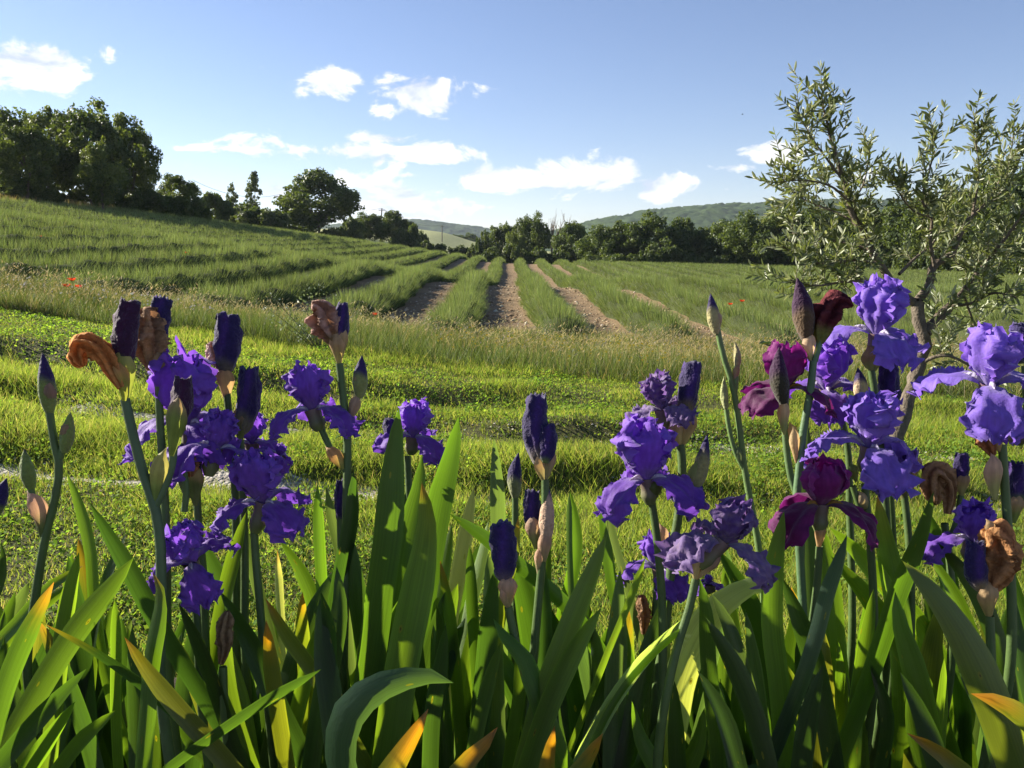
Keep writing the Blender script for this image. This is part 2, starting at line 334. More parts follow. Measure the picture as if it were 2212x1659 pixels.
c = palette(n, rg, [(.165, .225, .048), (.12, .18, .04), (.22, .25, .075), (.29, .26, .14)], [5, 3, 3, 1.2])
base = np.stack([x, y, H(x, y)-.005], -1); tip = base+np.stack([rg.normal(0, .5, n)*hgt, rg.normal(0, .5, n)*hgt, hgt], -1)
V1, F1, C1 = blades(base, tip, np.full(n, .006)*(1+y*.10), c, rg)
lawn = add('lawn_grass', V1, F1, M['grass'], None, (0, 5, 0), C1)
tag(lawn, 'short sunlit mown grass between irises and tall meadow', 'grass', kind='stuff')
# clover and broad-leaved weeds in the lawn
n = 220000
x, y = sample_yz(n, 2.35, 11, .5, rg, 1.2)
patch = vnoise(x, y, 1.9, 15)+.7*vnoise(x, y, 6, 16)
ok = (y < lawn_edge(x)) & (np.abs(y-track(x, 0)) > .05+.22*vnoise(x, x*0, 1.5, 20)) & (np.abs(y-track(x, 1)) > .05+.22*vnoise(x, x*0, 1.5, 21)) & (rg.uniform(-.7, .6, n) < patch)
x, y, patch = x[ok], y[ok], patch[ok]; n = len(x)
midstrip = np.exp(-((y-track(x, 0)-.75)/.35)**2)
tuft = sstep(.0, .7, vnoise(x, y, 8, 63)+.5*vnoise(x, y, 19, 64))
h = H(x, y)+(.015+.035*np.clip(patch+.3, 0, 1)+.05*tuft+.03*midstrip)*rg.uniform(.3, 1.2, n)
sz = rg.uniform(.005, .013, n)*(1+.06*y)
nrm = np.stack([rg.normal(-.25, .75, n), rg.normal(0, .75, n), np.ones(n)], -1); nrm /= np.linalg.norm(nrm, axis=1)[:, None]
a = rg.uniform(0, 6.28, n); t1 = np.cross(nrm, np.stack([np.cos(a), np.sin(a), np.zeros(n)], -1)); t1 /= np.linalg.norm(t1, axis=1)[:, None]; t2 = np.cross(nrm, t1)
p = np.stack([x, y, h], -1)
V1 = np.stack([p-t1*sz[:, None], p-t2*sz[:, None]*.7, p+t1*sz[:, None], p+t2*sz[:, None]*.7], 1).reshape(-1, 3)
c = palette(n, rg, [(.13, .225, .038), (.18, .26, .05), (.075, .14, .026)], [4, 3, 3.5])
o = add('clover', V1, np.arange(4*n).reshape(-1, 4), M['grass'], None, (0, 5, 0), np.repeat(c, 4, 0))
tag(o, 'low clover and weed leaves spread through the lawn', 'clover', kind='stuff')

# pebbles on the tracks and stones and clods in the furrows
def pebbles(x, y, s, cols, rg, name, label, cat):
    n = len(x); ico = np.array([[0, 0, 1], [1, 0, 0], [0, 1, 0], [-1, 0, 0], [0, -1, 0], [0, 0, -.6]], float)
    F = np.array([[0, 1, 2], [0, 2, 3], [0, 3, 4], [0, 4, 1], [5, 2, 1], [5, 3, 2], [5, 4, 3], [5, 1, 4]])
    a = rg.uniform(0, 6.28, n); ca, sa = np.cos(a), np.sin(a)
    q = ico[None]*rg.uniform(.6, 1.3, (n, 6, 3))*np.stack([s, s*.75, s*.5], -1)[:, None]
    V = np.stack([q[..., 0]*ca[:, None]-q[..., 1]*sa[:, None], q[..., 0]*sa[:, None]+q[..., 1]*ca[:, None], q[..., 2]], -1)+np.stack([x, y, H(x, y)], -1)[:, None]
    o = add(name, V.reshape(-1, 3), (F[None]+6*np.arange(n)[:, None, None]).reshape(-1, 3), M['stone'], None, None, np.repeat(cols, 6, 0))
    return tag(o, label, cat, kind='stuff')
n = 9000
x = rg.uniform(-6.5, 6.5, n); k = rg.integers(0, 2, n); y = np.where(k == 0, track(x, 0), track(x, 1))+rg.normal(0, .15, n)
pebbles(x, y, rg.uniform(.006, .022, n), palette(n, rg, [(.42, .39, .33), (.30, .27, .22), (.55, .52, .46)], [3, 3, 2]), rg, 'pebbles', 'small grey pebbles scattered along the wheel tracks', 'pebbles')
n = 34000
y = 12.5*(60/12.5)**rg.uniform(0, 1, n)**1.25; kk = rg.integers(-9, 16, n)
x = ROW0+RSP*(kk+.5)+rg.uniform(-.52, .52, n)
ok = in_view(x, y); x, y = x[ok], y[ok]; n = len(x)
pebbles(x, y, rg.uniform(.015, .06, n)*(.7+1.3*rg.uniform(0, 1, n)**5), palette(n, rg, [(.46, .36, .23), (.30, .20, .11), (.20, .135, .075), (.58, .50, .37)], [3.5, 4, 3, 1.3]), rg, 'field_stones', 'pale stones and dry clods in the lavender furrows', 'stones')

# ------------------------------------------------------------------ tall meadow strip
n = 190000
u = rg.uniform(0, 1, n); x = rg.uniform(-1, 1, n)*14; y = lawn_edge(x)+(-.05+u**.85*(row_start(x)+.7-lawn_edge(x)+.8*vnoise(x, x*0, .9, 41)))
ok = in_view(x, y); x, y = x[ok], y[ok]; n = len(x)
lft = sstep(0, -7, x)
dry = vnoise(x, y, .55, 44)*.6+.5*lft*sstep(11, 14, y)+.5*sstep(.5, 3, x)*.6+.55*sstep(.7, 2.0, y-lawn_edge(x))-.15
hgt = np.clip(.22+.12*vnoise(x, y, .9, 43)+.08*vnoise(x, y, 3.1, 47)+.13*lft*sstep(10.5, 12, y), .10, .6)*rg.uniform(.35, 1.3, n)
green = palette(n, rg, [(.10, .15, .035), (.14, .18, .05), (.075, .11, .03), (.16, .185, .075)], [3, 3, 2, 1.5]); tan = palette(n, rg, [(.33, .27, .14), (.26, .23, .10), (.40, .33, .20)], [3, 3, 2])
isd = rg.uniform(0, 1, n) < np.clip(.12+.42*dry, .03, .75)
c = np.where(isd[:, None], tan, green)
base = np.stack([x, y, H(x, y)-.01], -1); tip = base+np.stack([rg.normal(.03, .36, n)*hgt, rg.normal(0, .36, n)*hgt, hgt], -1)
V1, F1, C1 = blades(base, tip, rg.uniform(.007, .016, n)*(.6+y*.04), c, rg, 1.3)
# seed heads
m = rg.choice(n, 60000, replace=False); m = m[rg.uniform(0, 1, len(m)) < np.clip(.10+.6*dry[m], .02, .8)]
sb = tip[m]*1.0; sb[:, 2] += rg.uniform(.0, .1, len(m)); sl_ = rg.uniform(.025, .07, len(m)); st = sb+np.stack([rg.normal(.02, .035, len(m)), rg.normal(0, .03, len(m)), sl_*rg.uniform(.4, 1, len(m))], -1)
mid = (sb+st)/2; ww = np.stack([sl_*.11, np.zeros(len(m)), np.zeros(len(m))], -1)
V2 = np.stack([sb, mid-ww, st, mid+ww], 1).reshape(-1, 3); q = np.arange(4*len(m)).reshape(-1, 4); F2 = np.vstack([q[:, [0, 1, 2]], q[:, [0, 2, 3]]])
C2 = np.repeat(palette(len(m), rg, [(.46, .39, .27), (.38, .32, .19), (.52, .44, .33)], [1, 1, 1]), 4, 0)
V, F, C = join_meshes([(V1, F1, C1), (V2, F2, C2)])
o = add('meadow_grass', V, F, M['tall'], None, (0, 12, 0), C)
tag(o, 'tall unmown meadow grass with dry seed heads before the lavender', 'grass', kind='stuff')
def dots(name, label, cat, n, xf, yf, size, cols, hmul):
    x = xf(n); y = yf(x, n); z = H(x, y)+hmul*rg.uniform(.7, 1.2, len(x))
    p = np.stack([x, y, z], -1); s = rg.uniform(.6, 1.3, len(x))*size
    e1 = np.stack([s, s*0, s*0], -1); e2 = np.stack([s*0, s*.5, s*.8], -1)
    Vq = np.stack([p-e1, p-e2, p+e1, p+e2], 1).reshape(-1, 3)
    o = add(name, Vq, np.arange(4*len(x)).reshape(-1, 4), M['poppy'], None, None, np.repeat(palette(len(x), rg, cols, [1]*len(cols)), 4, 0))
    tag(o, label, cat, kind='stuff')
dots('yellow_wildflowers', 'scattered tiny yellow wildflowers in the meadow strip', 'wildflowers', 420, lambda n: rg.uniform(-1, 6.5, n), lambda x, n: lawn_edge(x)+rg.uniform(.1, 3.2, n), .013, [(.6, .48, .03), (.5, .42, .05)], .27)
dots('daisies', 'small white daisies in the taller grass', 'daisies', 130, lambda n: rg.uniform(-8, -4.2, n), lambda x, n: lawn_edge(x)+rg.uniform(.3, 1.6, n), .013, [(.7, .7, .62)], .33)
dots('clover_flowers', 'tiny whitish clover flowers dotted over the lawn', 'clover flowers', 160, lambda n: rg.uniform(-3.5, 3.5, n), lambda x, n: rg.uniform(3.0, 7.0, n), .006, [(.5, .48, .38)], .055)

# ------------------------------------------------------------------ lavender rows
ORD = ['', 'first', 'second', 'third', 'fourth', 'fifth', 'sixth', 'seventh', 'eighth', 'ninth', 'tenth', 'eleventh', 'twelfth', 'thirteenth', 'fourteenth', 'fifteenth', 'sixteenth', 'seventeenth', 'eighteenth', 'nineteenth', 'twentieth', 'twenty-first', 'twenty-second', 'twenty-third', 'twenty-fourth', 'twenty-fifth', 'twenty-sixth', 'twenty-seventh', 'twenty-eighth']
def lav_row(k):
    xr = ROW0+RSP*k
    r_ = np.random.default_rng(100+k)
    y0 = max(float(row_start(xr))-.2+.5*math.sin(k*1.7)+.3*math.cos(k*2.9), abs(xr)/.88-6)
    y1 = 95+2*math.sin(k)
    if k > 18: y0 = max(y0, 30)
    def bend(y): return .35*math.sin(k*.3)*np.sin(y*.02)+.10*np.sin(y*.16+k*.4)+.05*np.sin(y*.5+k)
    # mound
    yy = [y0]
    while yy[-1] < y1: yy.append(yy[-1]+max(.22, .011*yy[-1]))
    yy = np.array(yy); nv = 9; th = np.linspace(0, math.pi, nv)
    def hw(y): return .47+.07*np.sin(y*1.9+k*2)+.05*np.sin(y*4.3+k)
    def hh(y): return (.50+.05*np.sin(y*2.3+k*1.3)+.04*np.sin(y*5.1+k*.7))*sstep(y0-.2, y0+.9, y)*1.0
    xc = xr+bend(yy)
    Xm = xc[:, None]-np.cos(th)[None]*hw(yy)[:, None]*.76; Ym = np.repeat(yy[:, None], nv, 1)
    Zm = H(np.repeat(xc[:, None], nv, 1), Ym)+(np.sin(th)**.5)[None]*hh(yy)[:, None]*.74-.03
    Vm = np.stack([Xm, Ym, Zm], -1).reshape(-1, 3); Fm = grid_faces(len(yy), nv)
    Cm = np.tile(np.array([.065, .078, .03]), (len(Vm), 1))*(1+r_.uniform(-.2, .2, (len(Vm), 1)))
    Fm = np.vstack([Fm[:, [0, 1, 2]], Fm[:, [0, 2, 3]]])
    # stems
    dd = np.arange(y0, y1, .25); dens = 330*np.minimum(1, (20/dd))**1.35
    cnt = r_.poisson(dens*.25*1.55); yb = np.repeat(dd, cnt)+r_.uniform(0, .25, cnt.sum()); n = len(yb)
    phi = r_.uniform(.05, 1, n)*math.pi*.97; far = np.sqrt(yb/18)
    xb = xr+bend(yb); h = hh(yb)
    cs, sn = -np.cos(phi), np.sin(phi)
    low = np.where(np.abs(cs) > .55, r_.uniform(.15, 1, n), 1.0)
    base = np.stack([xb+cs*hw(yb)*.80, yb, H(xb, yb)+sn**.5*h*.70*low], -1)
    ln = r_.uniform(.12, .25, n)*(.8+.25*np.sqrt(far))*np.clip(h/.35, .5, 1.1)
    tipv = np.stack([cs*.62+r_.normal(0, .20, n), r_.normal(0, .26, n), .40+sn*.55+r_.uniform(0, .25, n)], -1)
    tip = base+tipv*ln[:, None]
    c = palette(n, r_, [(.20, .245, .082), (.165, .215, .072), (.235, .26, .125), (.13, .17, .07)], [4, 4, 2, 2], .18)
    V1, F1, C1 = blades(base, tip, .013*far**1.3*r_.uniform(.7, 1.3, n), c, r_, 1.25)
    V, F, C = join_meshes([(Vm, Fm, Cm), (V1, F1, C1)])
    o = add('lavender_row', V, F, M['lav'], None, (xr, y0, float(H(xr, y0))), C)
    return o
for k in range(-19, 27):
    o = lav_row(k)
    if k == 0: lab = 'dead straight green lavender row between two stony furrows'
    else: lab = 'lavender row, %s %s of the dead straight row' % (ORD[abs(k)], 'uphill' if k < 0 else 'downhill')
    tag(o, lab, 'lavender row', 'rows of lavender across the field')

# ------------------------------------------------------------------ trees
def make_crown(seed, n, leaf, shape='round', base_c=(.045, .075, .02), hi_c=(.09, .12, .03)):
    """unit crown: radius 1 in x/y, z from 0 to 1 (scaled later); returns verts, faces, cols"""
    r_ = np.random.default_rng(seed)
    nc = {'round': 105, 'tall': 100, 'bush': 50, 'slim': 110}[shape]
    cc = []
    while len(cc) < nc:
        p = r_.uniform(-1, 1, 3); q = (p[0]**2+p[1]**2+p[2]**2)
        if q > 1 or q < .12: continue
        z = p[2]*.5+.5
        wid = {'round': .55+.62*math.sin(min(1, z*1.15+.08)*math.pi*.86), 'tall': .5+.55*math.sin((z*.9+.08)*math.pi), 'bush': 1.1-.35*z, 'slim': .35+.5*math.sin((z*.95+.05)*math.pi)}[shape]
        cc.append((p[0]*wid*.85, p[1]*wid*.85, .06+z*.86))
    nsp = int(nc*.5); extra = []
    for q_ in range(nsp):
        b_ = np.array(cc[int(r_.integers(0, nc))]); dv = b_-np.array([0, 0, .45]); dv /= np.linalg.norm(dv)+1e-6; extra.append(tuple(b_+dv*np.array([1, 1, .7])*r_.uniform(.05, .16)))
    ncore = nc; cc = [c for c in cc]+[e for e in extra]; nc = len(cc)
    cc = np.array(cc); cr_ = r_.uniform(.11, .24, nc); cr_[ncore:] = r_.uniform(.05, .11, nc-ncore); cr_[r_.uniform(0, 1, nc) < .25] *= .6
    w = cr_**2; i = r_.choice(nc, n, p=w/w.sum())
    d = r_.normal(0, 1, (n, 3)); d /= np.linalg.norm(d, axis=1)[:, None]; rad = r_.uniform(.35, 1.08, n)**.6
    asp = {'round': 1.75, 'tall': 2.1, 'bush': 1.0, 'slim': 5.0}[shape]
    cen = cc[i]+d*(cr_[i]*rad)[:, None]*np.array([1, 1, 1.0/asp])
    nrm = d*.55+r_.normal(0, .6, (n, 3))+np.array([0, 0, .3]); nrm /= np.linalg.norm(nrm, axis=1)[:, None]
    t1 = np.cross(nrm, r_.normal(0, 1, (n, 3))); t1 /= np.linalg.norm(t1, axis=1)[:, None]; t2 = np.cross(nrm, t1)
    s = leaf*r_.uniform(.6, 1.5, n)[:, None]
    V = np.stack([cen-t1*s, cen-t2*s*.62, cen+t1*s, cen+t2*s*.62], 1).reshape(-1, 3)
    V[:, 2] = np.repeat(cen[:, 2], 4)+(V[:, 2]-np.repeat(cen[:, 2], 4))/asp
    tint = r_.uniform(0, 1, nc)[i]*.6+r_.uniform(0, .4, n)
    C = np.asarray(base_c)*(1-tint[:, None])+np.asarray(hi_c)*tint[:, None]
    return V, np.arange(4*n).reshape(-1, 4), np.repeat(C, 4, 0)
def make_trunk(seed, bare=False):
    r_ = np.random.default_rng(seed); parts = []
    def limb(p0, d, ln, r0, lev):
        k = 6; pts = [np.array(p0)]
        for j in range(k-1):
            d = d+r_.normal(0, .10, 3)+np.array([0, 0, .04]); d /= np.linalg.norm(d); pts.append(pts[-1]+d*ln/(k-1))
        C = np.array(pts); rad = np.linspace(r0, r0*.45, k); V = tube_v(C, rad, 6).reshape(-1, 3)
        parts.append((V, grid_faces(k, 6, True), np.array([.10, .08, .06])))
        if lev < (3 if bare else 2):
            for b in range(4 if lev < 2 else 3):
                a = r_.uniform(0, 6.28); dd = d*(.9 if bare else .6)+np.array([math.cos(a), math.sin(a), .35])*(.45 if bare else .75); dd /= np.linalg.norm(dd)
                limb(C[int(r_.integers(2, k))], dd, ln*r_.uniform(.5, .75), r0*.45, lev+1)
    limb((0, 0, -.04), np.array([0, 0, 1.0]), .5, .05, 0)
    return join_meshes(parts)
class Crowns: pass
CRN = {}
def crown_mesh(kind, seed, n, leaf, shape, bc, hc):
    key = (kind, seed)
    if key not in CRN:
        V, F, C = make_crown(seed, n, leaf, shape, bc, hc); me = mesh_np('crown', V, F, C); me.materials.append(M['crown'])
        Vt, Ft, Ct = make_trunk(seed); mt = mesh_np('trunk', Vt, Ft, Ct, smooth=True); mt.materials.append(M['bark'])
        CRN[key] = (me, mt)
    return CRN[key]
KINDS = {'oak': (15000, .033, 'round', (.026, .048, .013), (.11, .15, .04)), 'ash': (13000, .036, 'tall', (.032, .058, .016), (.14, .18, .045)),
         'bush': (6000, .05, 'bush', (.04, .07, .02), (.10, .13, .035)), 'poplar': (4500, .07, 'slim', (.06, .09, .03), (.13, .16, .06))}
def tree(name, kind, seed, px, base_py, top_py, wpx, d, label, group, cat='tree', lift=None):
    """stands on the ground at camera depth d under pixel column px; base_py only checks; height from top_py"""
    n, leaf, shape, bc, hc = KINDS[kind]
    me, mt = crown_mesh(kind, seed, n, leaf, shape, bc, hc)
    p = P(px, base_py, d); z = float(H(p[0], p[1]))
    top = P(px, top_py, d)[2]; h = max(1.0, top-z); w = wpx/FOC*d/2
    root = empty(name, (p[0], p[1], z)); r_ = random.Random(hash((px, top_py)) % 9999)
    c = bpy.data.objects.new('crown', me); COL.objects.link(c); c.parent = root; cb = .03 if shape == 'bush' else .10
    c.scale = (w*.95, w*.95, h*(1-cb)); c.location = (0, 0, h*cb); c.rotation_euler = (0, 0, r_.uniform(0, 6.28)); c['kind'] = 'stuff'
    tr = bpy.data.objects.new('trunk', mt); COL.objects.link(tr); tr.parent = root; tr.scale = (min(w, h*.5)*1.0, min(w, h*.5)*1.0, h*.8); tr.rotation_euler = (0, 0, r_.uniform(0, 6.28))
    tag(root, label, cat, group)
    return root
GL = 'trees along the uphill edge of the lavender field'
T = tree
T('broadleaf_tree', 'oak', 1, 20, 440, 236, 230, 70, 'tall dark broadleaf tree standing with others at the high end of the uphill hedge', GL)
T('broadleaf_tree', 'ash', 2, 110, 440, 232, 170, 76, 'tall dark tree between the tallest broad tree and the clump end', GL)
T('broadleaf_tree', 'oak', 3, 205, 450, 222, 220, 74, 'tallest broad tree of the clump at the high end of the uphill hedge', GL)
T('broadleaf_tree', 'ash', 4, 285, 455, 240, 140, 80, 'slender dark tree at the downhill end of the tall clump', GL)
T('broadleaf_tree', 'ash', 5, 222, 458, 300, 115, 66, 'paler green young tree standing before the tall dark clump', GL)
T('broadleaf_tree', 'oak', 2, 60, 440, 262, 160, 64, 'dark leafy tree at the field edge before the tall clump', GL)
T('broadleaf_tree', 'oak', 6, 300, 458, 318, 100, 84, 'smaller dark tree beside the tall clump', GL)
T('hedge_bush', 'oak', 4, 385, 462, 374, 120, 92, 'rounded low tree next downhill from the tall dark clump', GL)
T('hedge_bush', 'bush', 1, 90, 440, 400, 110, 66, 'rounded low shrub in front of the tall dark trees, next to the paler young tree', 'shrubs under the uphill hedge', 'shrub')
T('hedge_bush', 'bush', 2, 20, 440, 402, 110, 64, 'low shrub under the tall dark trees', 'shrubs under the uphill hedge', 'shrub')
T('hedge_bush', 'bush', 3, 330, 455, 412, 110, 80, 'low shrub between the tall clump and the rounded low tree', 'shrubs under the uphill hedge', 'shrub')
T('hedge_bush', 'bush', 2, 465, 470, 418, 100, 112, 'low hedge shrub between the tall clump and the two poplars', 'shrubs along the hedge', 'shrub')
T('hedge_bush', 'bush', 1, 540, 480, 440, 130, 120, 'low spreading shrub below the two poplars', 'shrubs along the hedge', 'shrub')
T('hedge_bush', 'bush', 3, 590, 488, 452, 100, 118, 'low shrub beside the big round tree', 'shrubs along the hedge', 'shrub')
for i, (px, tp, w) in enumerate([(-20, 392, 120), (55, 396, 120), (150, 398, 110), (250, 408, 110), (290, 416, 100), (370, 425, 110), (420, 428, 100)]):
    T('hedge_bush', 'bush', 1+px % 3, px, 445, tp, w, 78, 'low shrub under the tall dark trees, %s counting from the low rounded tree' % ORD[7-i], 'shrubs under the uphill hedge', 'shrub')
for i, (px, tp, w, d) in enumerate([(920, 520, 60, 165), (955, 528, 60, 170), (995, 530, 60, 170), (1025, 528, 50, 165), (640, 488, 90, 120), (725, 492, 90, 122), (905, 500, 60, 170), (870, 496, 80, 150)]):
    T('hedge_bush', 'bush', 1+px % 3, px, 520, tp, w, d, ['low scrub bush beside the pole before the pale field', 'low scrub bush under the pole before the pale field', 'low scrub bush below the middle of the pale field', 'low scrub bush next to the clipped upright bush', 'low scrub under the smaller tree grown into the big round tree', 'low scrub under the big round tree on its downhill side', 'scrub bush where the uphill hedge meets the pale field', 'scrub bush under the dark bushes at the hedge end'][i], 'scrub along the hedge tail', 'shrub')
T('poplar', 'poplar', 1, 503, 470, 388, 42, 135, 'shorter of two slim poplars on the skyline', 'two slim poplars')
T('poplar', 'poplar', 2, 551, 470, 359, 48, 135, 'taller of two slim poplars on the skyline', 'two slim poplars')
T('broadleaf_tree', 'oak', 5, 690, 505, 364, 185, 125, 'big round leafy tree standing alone at the field edge', GL)
T('hedge_bush', 'oak', 1, 640, 505, 400, 85, 128, 'smaller leafy tree grown into the big round tree', GL)
T('hedge_bush', 'oak', 3, 795, 510, 458, 110, 150, 'dark rounded bush next downhill from the big round tree', GL)
T('hedge_bush', 'oak', 4, 850, 515, 452, 95, 155, 'dark bush at the low end of the uphill hedge', GL)
T('hedge_bush', 'bush', 2, 890, 520, 486, 60, 150, 'lowest bush at the tail of the uphill hedge', GL, 'shrub')
T('hedge_bush', 'bush', 3, 760, 510, 470, 70, 140, 'small bush tucked between the round tree and the dark bushes', GL, 'shrub')
GR = 'trees of the dark woodland beyond the field'
T('broadleaf_tree', 'bush', 1, 1042, 560, 500, 44, 150, 'clipped upright bush at the open end of the dark woodland', GR)
T('broadleaf_tree', 'oak', 2, 1085, 565, 478, 90, 158, 'rounded tree at the open end of the dark woodland', GR)
T('broadleaf_tree', 'oak', 3, 1150, 570, 458, 105, 150, 'tall broad tree beside the bare dead branches', GR)
T('broadleaf_tree', 'ash', 1, 1120, 570, 470, 70, 145, 'narrow leafy tree beside the tall broad one', GR)
T('broadleaf_tree', 'oak', 6, 1238, 575, 474, 100, 140, 'dark rounded tree standing before the bare dead branches', GR)
wr = random.Random(4)
for i, (px, tp, w) in enumerate([(1300, 486, 110), (1345, 474, 100), (1405, 458, 130), (1470, 466, 110), (1525, 484, 100), (1570, 470, 110), (1620, 456, 130), (1690, 440, 140), (1750, 448, 130),
                                 (1810, 436, 130), (1870, 440, 140), (1930, 432, 140), (1990, 420, 150), (2060, 398, 170), (2140, 352, 200), (2225, 322, 220)]):
    d = 128-wr.uniform(0, 10)-max(0, px-1700)*.09
    T('broadleaf_tree', ['oak', 'ash', 'oak'][i % 3], 1+i % 6, px, 590, tp, w*1.25, d, 'woodland tree, %s along from the bare dead trees towards the olive' % ORD[i+1], GR)
for i, px in enumerate(range(1285, 2260, 40)):
    T('woodland_shrub', 'bush', 1+i % 3, px, 600, 545+wr.uniform(-22, 12), 95, 118-max(0, px-1700)*.08, 'woodland foot shrub, %s along from the bare dead trees towards the olive' % ORD[i+1], 'shrubs at the woodland foot', 'shrub')
for i, (px, tp) in enumerate([(1060, 535), (1110, 530), (1165, 535), (1215, 530), (1255, 538)]):
    T('woodland_shrub', 'bush', 1+i % 3, px, 580, tp, 80, 136, 'undergrowth shrub at the woodland foot, %s from the clipped upright bush' % ORD[i+1], 'shrubs at the woodland foot', 'shrub')
for i, (px, tp, w, d) in enumerate([(935, 508, 60, 420), (985, 505, 60, 430), (1015, 502, 50, 430), (900, 506, 60, 420)]):
    T('distant_tree', 'oak', 1+i, px, 520, tp, w, d, 'distant tree behind the pale far field', 'distant trees beyond the pale field')
# bare dead tree
for px, tp, d in ((1192, 452, 152), (1226, 455, 153)):
    p = P(px, 570, d); z = float(H(p[0], p[1])); h = P(px, tp, d)[2]-z
    Vt, Ft, Ct = make_trunk(31+px, bare=True); Vt = Vt/Vt[:, 2].max()*np.array([h*.55, h*.55, h])
    root = empty('dead_tree', (p[0], p[1], z)); o = add('trunk', Vt+WO[root.name], Ft, M['bark'], root, WO[root.name], Ct*2.2, smooth=True)
    tag(root, 'bare grey dead tree beside the tall broad woodland tree' if px < 1200 else 'bare grey dead tree rising over the dark rounded woodland tree', 'tree', 'bare dead trees')

# dry grass along the uphill edge
n = 45000
y = rg.uniform(40, 170, n); x = -rg.uniform(37.6, 50, n)
hgt = rg.uniform(.25, .75, n); c = palette(n, rg, [(.25, .20, .09), (.20, .17, .07), (.10, .12, .035)], [3, 2, 2])
base = np.stack([x, y, H(x, y)], -1); tip = base+np.stack([rg.normal(0, .3, n)*hgt, rg.normal(0, .2, n)*hgt, hgt], -1)
V1, F1, C1 = blades(base, tip, rg.uniform(.08, .18, n), c, rg, 1.2)
tag(add('dry_verge_grass', V1, F1, M['tall'], None, None, C1), 'dry straw-coloured grass along the uphill hedge', 'grass', kind='stuff')
# grassy far slope on the downhill side of the rows
# ------------------------------------------------------------------ hills
hm, t, pr, out = new_mat('wooded_hill')
geo = nd(t, 'ShaderNodeNewGeometry'); n1_ = nd(t, 'ShaderNodeTexNoise'); lk(t, geo.outputs['Position'], n1_.inputs['Vector']); n1_.inputs['Scale'].default_value = .05; n1_.inputs['Detail'].default_value = 6
rp = nd(t, 'ShaderNodeValToRGB'); lk(t, n1_.outputs[0], rp.inputs[0]); rp.color_ramp.elements[0].position = .35; rp.color_ramp.elements[0].color = (.022, .04, .016, 1); rp.color_ramp.elements[1].position = .7; rp.color_ramp.elements[1].color = (.06, .09, .03, 1)
lk(t, rp.outputs[0], pr.inputs['Base Color']); pr.inputs['Roughness'].default_value = .9; pr.inputs['Specular IOR Level'].default_value = .05
def hill(pts, d0, depth, label, seed):
    """ridge through photo points, sloping down on both sides"""
    xs = np.arange(pts[0][0], pts[-1][0]+1, 6.5*FOC/d0); cy = np.interp(xs, [p[0] for p in pts], [p[1] for p in pts])
    r_ = np.random.default_rng(seed); nu = 90; uu = np.linspace(-1, .25, nu)
    ridge = np.array([P(a, b, d0) for a, b in zip(xs, cy)])
    X_ = ridge[:, None, 0]+0*uu[None]; Y_ = ridge[:, None, 1]+uu[None]*depth
    prof = np.cos(np.clip(np.abs(uu), 0, 1)*math.pi/2)**1.3
    X_ = X_+r_.uniform(-2.5, 2.5, X_.shape); Y_ = Y_+r_.uniform(-2.5, 2.5, X_.shape)
    Z_ = -12+(ridge[:, None, 2]+12)*prof[None]+(r_.uniform(0, 8, X_.shape)+4*vnoise(X_, Y_, .05, seed))*prof[None]
    o = add('hill', np.stack([X_, Y_, Z_], -1).reshape(-1, 3), grid_faces(*X_.shape), hm, None, None, smooth=False)
    tag(o, label, 'hill', kind='structure')
hill([(560, 520), (700, 490), (900, 480), (960, 484), (1040, 497), (1150, 512), (1300, 530)], 2300, 500, 'far bluish wooded ridge behind the pale field', 3)
hill([(1080, 525), (1200, 505), (1290, 482), (1400, 462), (1500, 451), (1620, 445), (1720, 442), (1850, 440), (2000, 446), (2300, 460)], 1500, 450, 'wooded hill rising behind the dark woodland', 4)

# ------------------------------------------------------------------ poles and wire
def pole(px, by, ty, d, label, lean=0.0, arm=True):
    p = P(px, by, d); z = float(H(p[0], p[1])); top = P(px+lean, ty, d)
    root = empty('utility_pole', (p[0], p[1], z))
    C_ = np.array([[p[0], p[1], z-.3], (np.array([p[0], p[1], z])+top)/2, top])
    add('post', tube_v(C_, np.array([.17, .15, .12]), 8).reshape(-1, 3), grid_faces(3, 8, True), M['wood'], root, None, np.tile([.12, .10, .08], (24, 1)))
    if arm:
        A_ = np.array([top+[-.8, 0, -.4], top+[0, 0, -.4], top+[.8, 0, -.4]]); add('crossarm', tube_v(A_, .07, 6).reshape(-1, 3), grid_faces(3, 6, True), M['wood'], root, None, np.tile([.12, .10, .08], (18, 1)))
    tag(root, label, 'pole', 'utility poles')
    return top
t1_ = pole(955, 530, 486, 260, 'utility pole standing clear before the pale far field')
t2_ = pole(605, 490, 420, 165, 'utility pole half hidden beside the big round tree')
t3_ = pole(820, 510, 450, 175, 'slightly leaning utility pole among the dark bushes', 5)
for a_, b_, lab in ((P(415, 388, 150), t2_, 'thin overhead wire running from the tall clump to the pole by the round tree'), (t2_, t3_, 'thin overhead wire passing behind the big round tree'), (t3_, t1_, 'thin overhead wire dipping towards the pale far field')):
    C_ = np.array([a_+(b_-a_)*s-np.array([0, 0, 1.6*4*s*(1-s)]) for s in np.linspace(0, 1, 14)])
    o = add('overhead_wire', tube_v(C_, .03, 5).reshape(-1, 3), grid_faces(14, 5, True), M['wood'], None, None, np.tile([.03, .03, .03], (70, 1)))
    tag(o, lab, 'wire', 'overhead wires')

